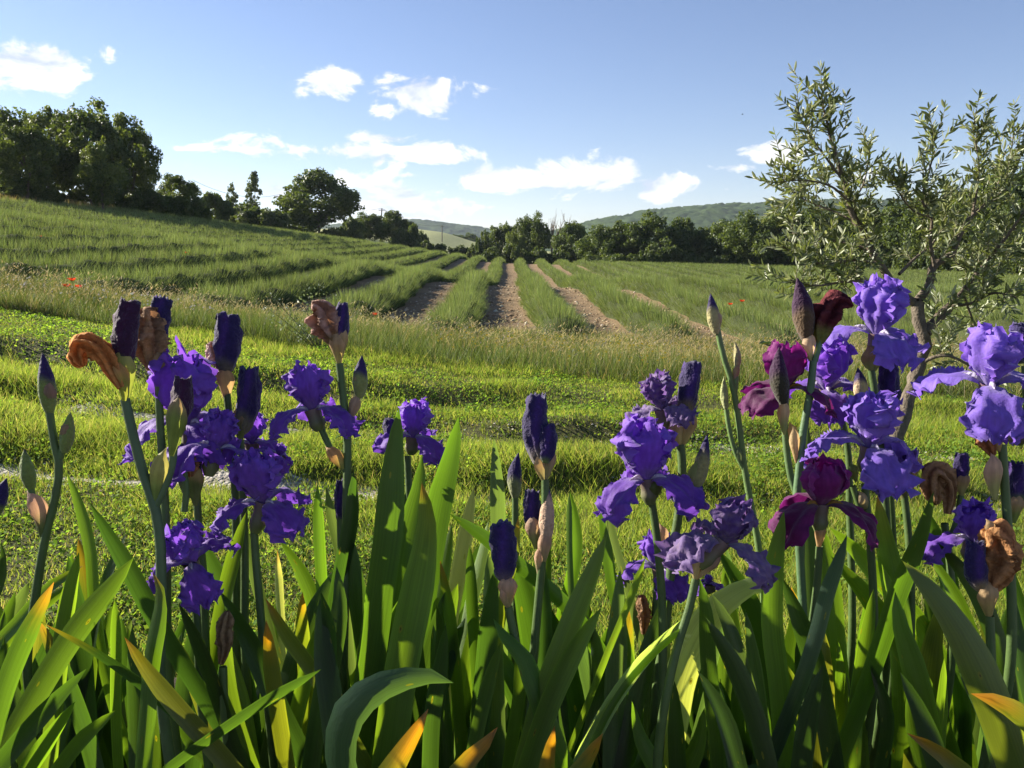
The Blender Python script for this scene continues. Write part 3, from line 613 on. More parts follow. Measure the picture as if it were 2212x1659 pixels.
# a far bird in the sky
bp_ = P(1604, 247, 110.0); bird = empty('bird', bp_)
Cb = np.array([bp_+[-.14, .02, -.02], bp_+[-.06, 0, 0], bp_+[.04, 0, .01], bp_+[.13, 0, 0]])
add('body', tube_v(Cb, np.array([.012, .04, .045, .008]), 8).reshape(-1, 3), grid_faces(4, 8, True), M['wood'], bird, None, np.tile([.02, .02, .02], (32, 1)), smooth=True)
for sgn in (-1, 1):
    W_ = np.array([[.05, 0, .02], [-.05, 0, .02], [-.04, sgn*.16, .09], [.05, sgn*.15, .09], [-.06, sgn*.30, .06], [-.02, sgn*.31, .06]])+bp_
    add('wing', W_, np.array([[0, 1, 2, 3], [3, 2, 4, 5]]), M['wood'], bird, None, np.tile([.02, .02, .02], (6, 1)))
tag(bird, 'tiny dark bird flying in the open sky', 'bird')
# ------------------------------------------------------------------ olive tree
def olive():
    r_ = np.random.default_rng(77); D = 5.35
    a4 = lambda x, y: (x*.2811+1591, y*.2811+548.6)
    a3 = lambda x, y: (x*.30555+1536, y*.30555+164.6)
    b0 = P(1922, 1045, D); root = empty('olive_tree', (b0[0], b0[1], float(H(b0[0], b0[1]))))
    WO_r = WO[root.name]
    def path(conv, pts, dz0, dz1):
        n = len(pts); return np.array([P(*conv(*p), D+dz0+(dz1-dz0)*i/(n-1)) for i, p in enumerate(pts)])
    bark = np.array([.13, .105, .08])
    def limb(name, C, r0, r1, n=22):
        C = catmull(C, n); C[1:-1] += r_.normal(0, r0*.06, (n-2, 3)); rad = np.linspace(r0, r1, n)*(1+r_.uniform(-.08, .08, n))
        V = tube_v(C, rad, 9, 1+r_.uniform(-.09, .09, (n, 9))).reshape(-1, 3)
        add(name, V, grid_faces(n, 9, True), M['bark'], root, None, np.tile(bark, (len(V), 1))*(1+r_.uniform(-.2, .2, (len(V), 1))), smooth=True)
        return C
    tr = np.vstack([WO_r[None]+[[0, 0, -.05]], path(a4, [(1240, 1380), (1330, 1100), (1410, 830), (1440, 640), (1415, 560), (1395, 480), (1398, 370)], 0, .05)])
    limb('trunk', tr, .052, .040, 30)
    B = []
    def br(conv, pts, r0, r1, e0, e1): B.append((limb('branch', path(conv, pts, e0, e1), r0, r1), r0))
    br(a3, [(1430, 1600), (1290, 1480), (1200, 1330), (1130, 1230), (1080, 1100), (1010, 1000), (970, 880), (950, 760), (900, 640), (850, 450), (800, 250), (750, 100)], .030, .005, .05, -.25)
    br(a3, [(1455, 1590), (1530, 1500), (1580, 1340), (1700, 1260), (1760, 1120), (1850, 980), (1950, 900), (2060, 820), (2190, 560)], .030, .006, .05, .35)
    br(a4, [(1450, 610), (1540, 500), (1650, 390)], .036, .030, .02, .12)
    br(a4, [(1640, 400), (1740, 300), (1860, 130), (2000, -60), (2150, -200)], .020, .007, .12, .4)
    br(a4, [(1420, 850), (1500, 800), (1600, 780), (1780, 850), (1950, 960)], .014, .005, 0, -.2)
    br(a3, [(1280, 1520), (1100, 1450), (900, 1460), (750, 1480), (560, 1440)], .014, .004, .03, -.35)
    br(a3, [(1330, 1400), (1450, 1280), (1560, 1190), (1640, 1050), (1660, 900)], .012, .004, .05, .5)
    br(a3, [(1580, 1340), (1550, 1180), (1560, 1000), (1500, 900), (1560, 600), (1580, 420)], .013, .003, .1, -.1)
    br(a3, [(970, 880), (850, 780), (700, 740), (490, 745)], .009, .003, -.15, -.4)
    br(a3, [(950, 760), (800, 560), (680, 380), (620, 260), (600, 180)], .008, .003, -.2, -.3)
    br(a3, [(985, 900), (1060, 800), (1100, 680), (1120, 520)], .007, .003, -.1, .1)
    br(a3, [(1850, 980), (1880, 800), (1890, 600), (1850, 380)], .009, .003, .25, .1)
    br(a3, [(1950, 900), (2060, 700), (2130, 480), (2140, 350)], .009, .003, .3, .3)
    br(a3, [(1560, 1000), (1430, 950), (1340, 840), (1300, 720)], .007, .003, 0, -.3)
    br(a3, [(1130, 1230), (960, 1180), (780, 1150), (620, 1150), (540, 1000)], .011, .004, 0, .4)
    br(a3, [(1200, 1330), (1000, 1300), (800, 1330), (600, 1260), (470, 1170)], .010, .004, 0, -.3)
    br(a3, [(1080, 1100), (960, 1000), (800, 930), (640, 860), (560, 790)], .009, .003, -.05, .3)
    br(a3, [(1750, 1550), (1900, 1380), (2000, 1250), (2130, 1080), (2250, 900)], .016, .006, .1, -.3)
    br(a4, [(1640, 400), (1800, 380), (1980, 300), (2150, 330)], .012, .005, .1, -.3)
    br(a4, [(1740, 300), (1820, 520), (1900, 700), (2050, 800)], .009, .004, .1, .5)
    br(a3, [(1700, 1260), (1780, 1350), (1900, 1300), (2080, 1220)], .010, .004, .2, .7)
    # twigs and leaves
    leaves = []; tw = []
    for C, r0 in B:
        L_ = np.linalg.norm(np.diff(C, axis=0), axis=1).sum()
        for k in range(int(L_*30)):
            f = r_.uniform(.12, 1)**.75; i = min(int(f*(len(C)-1)), len(C)-2)
            T_ = C[i+1]-C[i]; T_ /= np.linalg.norm(T_)
            d = T_*.55+r_.normal(0, .55, 3)+np.array([0, 0, .28]); d /= np.linalg.norm(d); ln = r_.uniform(.10, .30)
            pts = [C[i]]
            for j in range(4): d = d+r_.normal(0, .14, 3)+np.array([0, 0, .06]); d /= np.linalg.norm(d); pts.append(pts[-1]+d*ln/4)
            tw.append(np.array(pts))
        # leader at the tip
        tw.append(C[-6:])
    parts = []
    for pts in tw:
        n = len(pts); parts.append((tube_v(pts, np.linspace(.0032, .0014, n), 4).reshape(-1, 3), grid_faces(n, 4, True), np.array([.22, .20, .13])))
        Ls = np.linalg.norm(np.diff(pts, axis=0), axis=1).sum(); nl = max(3, int(Ls/.021)); Q = catmull(pts, nl+1)
        for j in range(1, nl+1):
            T_ = Q[j]-Q[j-1]; T_ /= np.linalg.norm(T_)+1e-9
            side = np.cross(T_, r_.normal(0, 1, 3)); side /= np.linalg.norm(side)+1e-9
            for s_ in (1, -1):
                if r_.uniform() < .22: continue
                dv = T_*.75+side*s_*.75+r_.normal(0, .2, 3); dv /= np.linalg.norm(dv)
                leaves.append((Q[j], dv, r_.uniform(.044, .078)))
        leaves.append((Q[-1], T_, .05))
    V, F, C = join_meshes(parts); t_ = add('twigs', V, F, M['bark'], root, None, C); t_['kind'] = 'stuff'
    # leaf shape: pointed lens, folded a little
    lu = np.array([0, .12, .5, .85, 1.0]); lw = np.array([.02, .075, .135, .085, .005])
    base = np.stack([np.stack([-lw, lu, lw*.35], -1), np.stack([0*lw, lu, 0*lw-.02*np.sin(lu*3.1)], -1), np.stack([lw, lu, lw*.35], -1)], 1)
    fc = grid_faces(5, 3)
    def frame(dv):
        sd = np.cross(dv, r_.normal(0, 1, 3)); sd /= np.linalg.norm(sd); return sd, dv, np.cross(sd, dv)
    def leafV(p, dv, ln): a_, b_, c_ = frame(dv); q = base.reshape(-1, 3)*ln; return p+q[:, :1]*a_+q[:, 1:2]*b_+q[:, 2:]*c_
    leaves.sort(key=lambda q: np.linalg.norm(q[0]-CAM))
    cs = [(.13, .155, .065), (.18, .20, .10), (.10, .125, .05), (.28, .30, .20), (.17, .20, .06)]
    shared = []
    for c in cs:
        me = mesh_np('leaf', base.reshape(-1, 3), fc, np.tile(c, (15, 1)), smooth=True); me.materials.append(M['olive']); shared.append(me)
    from mathutils import Matrix
    for p, dv, ln in leaves[:260]:
        o = bpy.data.objects.new('leaf', shared[int(r_.integers(0, len(cs)))]); COL.objects.link(o); o.parent = root
        a_, b_, c_ = frame(dv); m = Matrix(((a_[0], b_[0], c_[0]), (a_[1], b_[1], c_[1]), (a_[2], b_[2], c_[2])))
        o.rotation_euler = m.to_euler(); o.scale = (ln, ln, ln); o.location = p-WO_r
    parts = [(leafV(p, dv, ln), fc, np.asarray(cs[int(r_.integers(0, len(cs)))])*r_.uniform(.8, 1.2)) for p, dv, ln in leaves[260:]]
    V, F, C = join_meshes(parts); o = add('foliage', V, F, M['olive'], root, None, C, smooth=True); o['kind'] = 'stuff'
    tag(root, 'young olive tree with leaning slender trunk and silvery leaves on the lawn', 'olive tree')
    print('olive leaves', len(leaves))
olive()

# ------------------------------------------------------------------ sapling, poppies, weeds
def ground_hit(px, py):
    d = 2.0
    r_ = ray(px, py)
    while d < 200:
        p = CAM+r_*d
        if p[2] < H(p[0], p[1]): return p
        d *= 1.004
    return p
def poppy(px, py, d, label):
    r_ = np.random.default_rng(int(px*7+py)); top = P(px, py, d); g0 = np.array([top[0]+.03, top[1], float(H(top[0], top[1]))])
    if top[2] < g0[2]+.15: top[2] = g0[2]+.3
    root = empty('poppy', g0)
    C_ = catmull([g0, (g0+top)/2+[.02, 0, 0], top], 8); add('stem', tube_v(C_, .004, 5).reshape(-1, 3), grid_faces(8, 5, True), M['stalk'], root, None, np.tile([.07, .11, .03], (40, 1)), smooth=True)
    for k in range(4):
        a = k*math.pi/2+r_.uniform(-.2, .2); uu, vv = np.meshgrid(np.linspace(0, 1, 5), np.linspace(-1, 1, 5), indexing='ij')
        rr = .052*uu; w = .038*np.sin(uu*2.2+.2)*vv; z = .045*uu**1.3+.006*np.sin(vv*7+k)*uu
        X_ = rr*math.cos(a)-w*math.sin(a); Y_ = rr*math.sin(a)+w*math.cos(a)
        add('petal', np.stack([X_, Y_, z], -1).reshape(-1, 3)+top, grid_faces(5, 5), M['poppy'], root, None, np.tile([.62, .055, .015], (25, 1)), smooth=True)
    tag(root, label, 'poppy', 'red poppies')
for px, py, d, lab in [(155, 607, 12.0, 'largest red poppy of the cluster in the dry meadow grass'), (144, 620, 11.6, 'small red poppy beside the largest of the cluster'), (170, 622, 11.5, 'small red poppy beside the largest of the cluster'),
                       (88, 533, 22, 'lone red poppy among the lavender on the slope'), (402, 547, 22, 'lone red poppy among the lavender on the slope'), (930, 711, 13.0, 'single red poppy in meadow grass below the lavender rows'), (810, 681, 14.2, 'single red poppy at the foot of a lavender row'),
                       (937, 696, 14.2, 'small red poppy behind the single one in the meadow grass'), (1577, 659, 17, 'red poppy at a furrow edge near the maroon iris bud'), (1603, 652, 18, 'red poppy at a furrow edge near the maroon iris bud')]:
    poppy(px, py, d, lab)
def sapling():
    r_ = np.random.default_rng(9); d = 9.6; g0 = P(690, 770, d); g0[2] = H(g0[0], g0[1]); root = empty('sapling', g0); parts = []; st = []
    tips = [(585, 640), (610, 665), (650, 640), (690, 622), (712, 640), (640, 690), (590, 690), (700, 665), (660, 625), (570, 660)]
    for tx_, ty_ in tips:
        t_ = P(tx_, ty_, d+r_.uniform(-.25, .25)); m_ = (g0+t_)/2+np.array([(690-tx_)*.0003, 0, .0]); C_ = catmull([g0, m_, t_], 16)
        st.append((tube_v(C_, np.linspace(.006, .002, 16), 5).reshape(-1, 3), grid_faces(16, 5, True), np.array([.12, .11, .06])))
        for k in range(46):
            i = int(r_.integers(5, 16)); p = C_[i]+r_.normal(0, .035, 3); a_ = r_.normal(0, 1, 3); a_ /= np.linalg.norm(a_); b_ = np.cross(a_, r_.normal(0, 1, 3)); b_ /= np.linalg.norm(b_); s_ = r_.uniform(.012, .024)
            parts.append((np.array([p-a_*s_, p-b_*s_*.5, p+a_*s_, p+b_*s_*.5]), np.array([[0, 1, 2, 3]]), np.array([.17, .21, .12])*r_.uniform(.7, 1.3)))
    V, F, C = join_meshes(st); add('stems', V, F, M['bark'], root, None, C, smooth=True)
    V, F, C = join_meshes(parts); o = add('foliage', V, F, M['olive'], root, None, C); o['kind'] = 'stuff'
    tag(root, 'small grey-green sapling standing in the meadow grass', 'sapling')
sapling()
def weed(px, py, d, hpx, n, label):
    r_ = np.random.default_rng(int(px)); g0 = P(px, py, d); g0[2] = H(g0[0], g0[1]); root = empty('leafy_weed', g0); s = hpx/FOC*d
    for k in range(n):
        a = r_.uniform(0, 6.28); ln = s*r_.uniform(.7, 1.1); uu, vv = np.meshgrid(np.linspace(0, 1, 7), np.linspace(-1, 1, 3), indexing='ij')
        out_ = ln*.8*uu; zz = ln*(uu*.9-.45*uu**2)+.25*s+.15*ln*np.abs(vv)*np.sin(uu*3.1); w = ln*.16*np.sin(uu*2.9+.15)*vv
        add('leaf', np.stack([out_*math.cos(a)-w*math.sin(a), out_*math.sin(a)+w*math.cos(a), zz], -1).reshape(-1, 3)+g0, grid_faces(7, 3), M['olive'], root, None, np.tile([.05, .085, .04], (21, 1)), smooth=True)
    tag(root, label, 'weed')
weed(1682, 745, 11.2, 60, 11, 'dark leafy weed at the near end of a stony furrow')

# ------------------------------------------------------------------ irises
IW = 1720.0
GREEN_ST = np.array([.070, .115, .032]); TAN = np.array([.46, .31, .16]); BGREEN = np.array([.17, .22, .055]); PINKTAN = np.array([.50, .33, .22])
STY = {'violet': dict(std=(.20, .075, .48), fall=(.135, .044, .36), bud=(.022, .014, .065), rim=(.25, .12, .58)),
       'blue': dict(std=(.22, .12, .55), fall=(.19, .105, .52), bud=(.025, .018, .075), rim=(.32, .21, .68)),
       'maroon': dict(std=(.20, .012, .15), fall=(.085, .005, .06), bud=(.035, .010, .035), rim=(.26, .02, .21)),
       'faded': dict(std=(.12, .06, .24), fall=(.16, .10, .27), bud=(.03, .018, .09), rim=(.20, .12, .32))}
def nz(uu, vv, r_, f=1.0):
    s = 0
    for k in range(6):
        s = s+r_.uniform(.5, 1)*np.sin(6.283*(uu*r_.uniform(.6, 3.4)*f+vv*r_.uniform(-1.4, 1.4)*f)+r_.uniform(0, 6.28))
    return s/3
def petal(kind, ang, U, r_, sty, ruffle=1.0, crumple=0.0, droop=1.0, openness=1.0):
    nu, nv = 24, 19
    uu, vv = np.meshgrid(np.linspace(0, 1, nu), np.linspace(-1, 1, nv), indexing='ij')
    if kind == 'std':
        k = np.array([(.03, .0), (.16, .18), (.36*openness, .52), (.40*openness, .86), (.22*openness, 1.14)]); k[:, 1] *= r_.uniform(.92, 1.08)
        wk = np.interp(np.linspace(0, 1, nu), [0, .2, .5, .75, .92, 1], [.05, .20, .50, .60, .46, .22]); cup = .55
    else:
        k = np.array([(.03, .0), (.28, .15), (.60, .12), (.96, -.10*droop), (1.16, -.50*droop)]); k[:, 0] *= r_.uniform(.95, 1.06)
        wk = np.interp(np.linspace(0, 1, nu), [0, .18, .45, .72, .92, 1], [.06, .15, .40, .56, .44, .20]); cup = .22
    wk = np.convolve(np.pad(wk, 2, mode='edge'), np.ones(5)/5, 'valid')
    C = catmull(k, nu)*U; dC = np.gradient(C, axis=0); dC /= np.linalg.norm(dC, axis=1)[:, None]; Nn = np.stack([dC[:, 1], -dC[:, 0]], -1)     # outward / downward side
    w = (wk*U)[:, None]*vv
    edge = np.maximum(np.abs(vv)**2.2, sstep(.70, 1, uu)*.8)*sstep(.15, .5, uu)
    s_along = uu*1.0+.35*np.abs(vv)
    side = np.sign(vv)
    ruf = (np.sin(6.283*(4.3*s_along)+2.1*side+r_.uniform(0, 6))+.7*np.sin(6.283*7.6*s_along+3*side*vv+r_.uniform(0, 6))+.9*np.sin(vv*5.5+r_.uniform(0, 6))*sstep(.6, 1, uu)+.6*np.sin(vv*13+r_.uniform(0, 6))*sstep(.75, 1, uu))
    off = U*(.085*ruffle*ruf*edge + .05*nz(uu, vv*.5, r_)*sstep(.1, .5, uu)) + U*crumple*nz(uu, vv, r_, 2.0)*sstep(.1, .4, uu)
    ple = .045*U*(np.sin(vv*6.5+r_.uniform(0, 6))+.6*np.sin(vv*11+uu*3+r_.uniform(0, 6)))*sstep(.2, .8, uu)
    off = off+ple
    r = C[:, None, 0]+Nn[:, None, 0]*off - (cup*np.abs(vv)**2*(wk*U)[:, None] if kind == 'std' else 0)
    z = C[:, None, 1]+Nn[:, None, 1]*off - (cup*np.abs(vv)**2*(wk*U)[:, None]*.9 if kind == 'fall' else 0)
    w = w*(1+.10*ruffle*np.sin(6.283*5.2*uu+side*2+r_.uniform(0, 6))*edge)
    u_end = U*(.07*np.sin(vv*7+r_.uniform(0, 6))+.05*np.sin(vv*15+r_.uniform(0, 6))-.10*np.abs(vv)**3)*sstep(.8, 1, uu)
    r = r+dC[:, None, 0]*u_end; z = z+dC[:, None, 1]*u_end
    # midrib crease
    r = r-(.03*U*np.exp(-(vv/.16)**2)*np.sin(uu*3.1) if kind == 'std' else 0)
    ca, sa = math.cos(ang), math.sin(ang)
    Pt = np.stack([r*ca-w*sa, r*sa+w*ca, z], -1)
    c0 = np.array(sty['std' if kind == 'std' else 'fall']); c1 = np.array(sty['rim'])
    e2 = (np.clip(edge, 0, 1)*.45)[..., None]
    cc = c0*(1-e2)+c1*e2
    thr = ((1-sstep(.12, .42, uu))*np.exp(-(vv/.7)**2))[..., None]*(.55 if kind == 'fall' else .2)
    cc = cc*(1-thr)+np.array([.55, .50, .62])*thr*(.9 if sty is not STY['maroon'] else .25)+np.array([.2, .1, .02])*thr*(0 if sty is not STY['maroon'] else .5)
    cc = cc*(1+.16*nz(uu*1.5, vv*4, r_)[..., None])
    if sty is STY['faded']:
        m_ = np.clip(nz(uu*2, vv*2, r_)*.8+.1, 0, 1)[..., None]; cc = cc*(1-m_*.6)+np.array([.30, .22, .28])*m_*.6
    return Pt.reshape(-1, 3), grid_faces(nu, nv), np.clip(cc, 0, 1).reshape(-1, 3), np.stack([vv*.5+.5, uu], -1).reshape(-1, 2)

def iris(label, d, stem, items, seed=0, r0=.0054, col=None, group='iris stems in bloom and bud', base_dx=0.0):
    r_ = np.random.default_rng(1000+seed)
    pts = [P(x, y, d) for x, y in stem]
    last = pts[-1]; g0 = np.array([last[0]+base_dx, last[1]+r_.uniform(.0, .05)+.02, 0.0]); g0[2] = float(H(g0[0], g0[1]))
    root = empty('iris', g0)
    C_ = catmull(np.array(pts[::1]+[(last+g0)/2+np.array([0, .01, 0]), g0-[0, 0, .02]])[::-1], 40)
    sc_ = GREEN_ST if col is None else np.asarray(col)
    rad = np.linspace(r0*1.25, r0*.85, 40)
    V = tube_v(C_, rad, 8).reshape(-1, 3)
    add('stalk', V, grid_faces(40, 8, True), M['stalk'], root, None, np.tile(sc_, (len(V), 1))*(1+r_.uniform(-.08, .08, (len(V), 1))), smooth=True)
    def px2m(w): return w*d/IW
    for it in items:
        kd = it[0]; dd = d+(it[-1].get('dd', 0) if isinstance(it[-1], dict) else 0); op = it[-1] if isinstance(it[-1], dict) else {}
        if kd == 'side':
            C_ = catmull([P(x, y, dd) for x, y in it[1]], 16); V = tube_v(C_, r0*.72, 8).reshape(-1, 3)
            add('side_stalk', V, grid_faces(16, 8, True), M['stalk'], root, None, np.tile(sc_*1.1, (len(V), 1)), smooth=True)
        elif kd in ('bud', 'furl'):
            _, b_, t_, w_ = it[:4]; sty = STY[op.get('sty', 'violet')]
            B_, T_ = P(*b_, dd), P(*t_, dd); nu, nv = 22, 20; t = np.linspace(0, 1, nu); th = np.linspace(0, 2*math.pi, nv, endpoint=False)
            bow = np.cross(T_-B_, [0, 1, 0])*r_.uniform(-.07, .07); C_ = B_+(T_-B_)*t[:, None]+bow*np.sin(t*3.14)[:, None]
            W = px2m(w_)/2; uu, tt = np.meshgrid(t, th, indexing='ij')
            if kd == 'bud':
                prof = np.interp(t, [0, .12, .35, .6, .85, 1], [.42, .72, 1, .88, .42, .04]); mod = 1+.05*np.cos(3*tt+uu*5+r_.uniform(0, 6))+.05*((tt+uu*4) % 6.283)/6.283
                split = op.get('split', .52)
            else:
                prof = np.interp(t, [0, .12, .4, .7, .9, 1], [.40, .72, 1, .98, .86, .80]); ph = r_.uniform(0, 6)
                mod = 1+.12*np.cos(3*tt+uu*3.2+ph)+.10*np.cos(7*tt-uu*5+ph)+.05*np.sin(uu*21+4*tt)+.20*(((tt+uu*2.6+ph) % 6.283)/6.283-.5)
                mod = mod*(1+.06*r_.normal(0, 1, mod.shape)*sstep(.5, 1, uu)); split = op.get('split', .25)
            V = tube_v(C_, prof*W, nv, mod)
            if kd == 'furl':
                ax = (T_-B_); V[-1] += ax[None]*r_.uniform(-.05, .07, nv)[:, None]; V[-2] += ax[None]*r_.uniform(-.02, .03, nv)[:, None]
                inner = [C_[-1]+(V[-1]-C_[-1])*.55-ax*.05, C_[-1]+(V[-1]-C_[-1])*.12-ax*.16]
                V = np.concatenate([V, np.array(inner)], 0)
                uu = np.vstack([uu, np.full((2, nv), 1.0)]); tt = np.vstack([tt, tt[:2]])
            c_dark = np.array(sty['bud']); c_low = np.asarray(op.get('low', BGREEN*.8))
            f = sstep(split-.12, split+.10, uu+.05*np.sin(2*tt+1))[..., None]
            lit = (.5+.5*np.sin(3*tt+uu*3.2+1))[..., None]**3*(.5 if kd == 'furl' else .2)
            cc = c_low*(1-f)+(c_dark*(1-lit)+np.array(sty['fall'])*.55*lit)*f
            nuu = V.shape[0]
            add('furled_bud' if kd == 'furl' else 'bud', V.reshape(-1, 3), grid_faces(nuu, nv, True), M['bud'], root, None, cc.reshape(-1, 3), smooth=True)
        elif kd == 'bract':
            _, b_, t_, w_ = it[:4]; c0 = np.asarray(op.get('c', BGREEN)); c1 = np.asarray(op.get('c1', TAN)); side = op.get('side', 0.0)
            B_, T_ = P(*b_, dd), P(*t_, dd); nu, nv = 14, 11; t = np.linspace(0, 1, nu)
            bow = np.cross(T_-B_, [0, 1, 0])*op.get('bow', 0.0); C_ = B_+(T_-B_)*t[:, None]+bow*np.sin(t*3.14)[:, None]; Tn, A_, B2 = frames(C_)
            W = px2m(w_)/2*(.92 if w_ < 48 else .82); prof = np.interp(t, [0, .3, .6, .8, 1], [.20, .58, 1.0, .90, .15])*W; half = np.interp(t, [0, .4, .8, 1], [2.2, 1.9, 1.0, .12])
            th0 = math.pi/2+side; vv = np.linspace(-1, 1, nv); th = th0+half[:, None]*vv[None]
            V = C_[:, None]+prof[:, None, None]*(A_[:, None]*np.cos(th)[..., None]+B2[:, None]*np.sin(th)[..., None])
            f = sstep(op.get('f0', .25), op.get('f1', .7), t[:, None]+.15*np.abs(vv)[None])[..., None]
            cc = (c0*(1-f)+c1*f)*(1+.12*np.sin(vv*9+t[:, None]*2)[..., None])
            add('bract', V.reshape(-1, 3), grid_faces(nu, nv), M['bract'], root, None, cc.reshape(-1, 3), np.stack(np.broadcast_arrays(vv[None]*.5+.5, t[:, None]), -1).reshape(-1, 2), smooth=True)
        elif kd == 'wither':
            _, pp, w_ = it[:3]; c0 = np.asarray(op.get('c', (.36, .19, .09))); nu, nv = 30, 26
            C_ = catmull([P(x, y, dd) for x, y in pp], nu); t = np.linspace(0, 1, nu); W = px2m(w_)/2
            prof = np.interp(t, [0, .15, .45, .75, .93, 1], op.get('prof', [.30, .55, 1, .9, .7, .25]))*W; uu, tt = np.meshgrid(t, np.linspace(0, 2*math.pi, nv, endpoint=False), indexing='ij')
            ph = r_.uniform(0, 6, 4); mod = 1+.26*np.cos(5*tt+uu*2+ph[0])+.20*np.cos(8*tt-uu*4+ph[1])+.14*np.sin(uu*19+3*tt+ph[2])*sstep(.15, .5, uu)+.11*r_.normal(0, 1, uu.shape)*sstep(.1, .4, uu)
            V = tube_v(C_, prof, nv, mod)
            cr = np.cos(5*tt+uu*2+ph[0])[..., None]; c1 = np.asarray(op.get('c1', c0*1.5)); cc = c0*(1-.35*(cr < 0))+(c1-c0)*np.clip(cr, 0, 1)*.6
            if 'low' in op: f = (1-sstep(.12, .35, uu))[..., None]; cc = cc*(1-f)+np.asarray(op['low'])*f
            add('withered_flower', V.reshape(-1, 3), grid_faces(nu, nv, True), M['wither'], root, None, np.clip(cc, 0, 1).reshape(-1, 3), smooth=True)
        elif kd == 'flower':
            _, cx, cy, size = it[:4]; sty = STY[op.get('sty', 'violet')]; U = px2m(size)/2; O = P(cx, cy, dd); yaw = R(op.get('yaw', 0))
            lean = op.get('lean', (0, 0)); rx_, ry_ = R(lean[1]), R(lean[0])
            Rx = np.array([[1, 0, 0], [0, math.cos(rx_), -math.sin(rx_)], [0, math.sin(rx_), math.cos(rx_)]]); Ry = np.array([[math.cos(ry_), 0, math.sin(ry_)], [0, 1, 0], [-math.sin(ry_), 0, math.cos(ry_)]]); RM = Rx @ Ry
            # ovary and tube
            nb = op.get('neck', None) ; low = P(*nb, d) if nb is not None else O+RM @ np.array([0, 0, -U*.55])
            C_ = catmull([low, (low+O)/2, O+RM @ np.array([0, 0, U*.08])], 10); rr = np.interp(np.linspace(0, 1, 10), [0, .3, .6, 1], [r0*1.0, r0*1.9, r0*1.6, r0*1.9])
            V = tube_v(C_, rr, 9).reshape(-1, 3)
            fl = add('flower', V, grid_faces(10, 9, True), M['stalk'], root, O, np.repeat(np.linspace(0, 1, 10)[:, None]*np.array([.16, .10, .10])+np.array([.13, .17, .05])*(1-np.linspace(0, 1, 10)[:, None]), 9, 0), smooth=True)
            ruf = op.get('ruf', 1.0); cr_ = op.get('crumple', 0.0)
            for k in range(3):
                for kind, a0 in (('fall', -math.pi/2), ('std', math.pi/2)):
                    ang = a0+yaw+k*2*math.pi/3+r_.uniform(-.12, .12)
                    V, F, C, UV = petal(kind, ang, U*r_.uniform(.94, 1.06)*(op.get('ss', 1.0) if kind == 'std' else op.get('fs', 1.0)), r_, sty, ruf, cr_, op.get('droop', 1.0)*r_.uniform(.75, 1.25), op.get('open', 1.0))
                    po = add('upright_petal' if kind == 'std' else 'drooping_petal', V @ RM.T+O, F, M['petal'], fl, None, C, UV, smooth=True)
                    if kind == 'fall' and not op.get('nobeard'):
                        t = np.linspace(0, 1, 8); kb = catmull(np.array([(.08, .05), (.26, .175), (.45, .165)])*U, 8)
                        Cb = np.stack([kb[:, 0]*math.cos(ang), kb[:, 0]*math.sin(ang), kb[:, 1]], -1) @ RM.T+O
                        Vb = tube_v(Cb, U*.045*np.sin(t*2.6+.35), 7, 1+r_.uniform(-.3, .3, (8, 7))).reshape(-1, 3)
                        add('beard', Vb, grid_faces(8, 7, True), M['wither'], fl, None, np.tile([.50, .46, .62] if sty is not STY['maroon'] else [.35, .20, .05], (len(Vb), 1)), smooth=True)
                # style arm: small inner crest
                V, F, C, UV = petal('std', -math.pi/2+yaw+k*2*math.pi/3, U*.46, r_, sty, 1.3, 0, 1, .75)
                add('inner_petal', V @ RM.T+O+RM @ np.array([0, 0, .06*U]), F, M['petal'], fl, None, np.clip(C*1.1, 0, 1), UV, smooth=True)
    tag(root, label, 'iris', group)
    return root

DK = BGREEN*.7
iris('slim iris stem with a closed dark pointed bud and two green side buds', .95, [(107, 890), (118, 960), (128, 1005), (122, 1060), (97, 1165), (75, 1300), (60, 1400)],
     [('bud', (108, 893), (92, 762), 36, dict(low=BGREEN*.95, split=.55)), ('bract', (108, 897), (104, 815), 40, dict(c1=PINKTAN*.6)), ('side', [(130, 990), (134, 970), (140, 950)]), ('bud', (138, 978), (152, 890), 30, dict(low=BGREEN, split=1.3)), ('bract', (136, 982), (151, 905), 32, dict(c1=TAN*.7)),
      ('side', [(97, 1168), (80, 1120), (66, 1050)]), ('bud', (68, 1058), (53, 970), 30, dict(low=BGREEN*.9, split=.95)), ('bract', (92, 1170), (58, 1060), 42, dict(c=BGREEN*.8, c1=(.55, .33, .24), bow=-.12, side=-.6))], 1)
iris('iris stem at the border of the bed with one plain dark bud', .9, [(-12, 1110), (-20, 1200), (-25, 1400)], [('bud', (-10, 1115), (14, 1033), 34, dict(low=DK, split=.35)), ('bract', (-12, 1118), (4, 1065), 32, {})], 2)
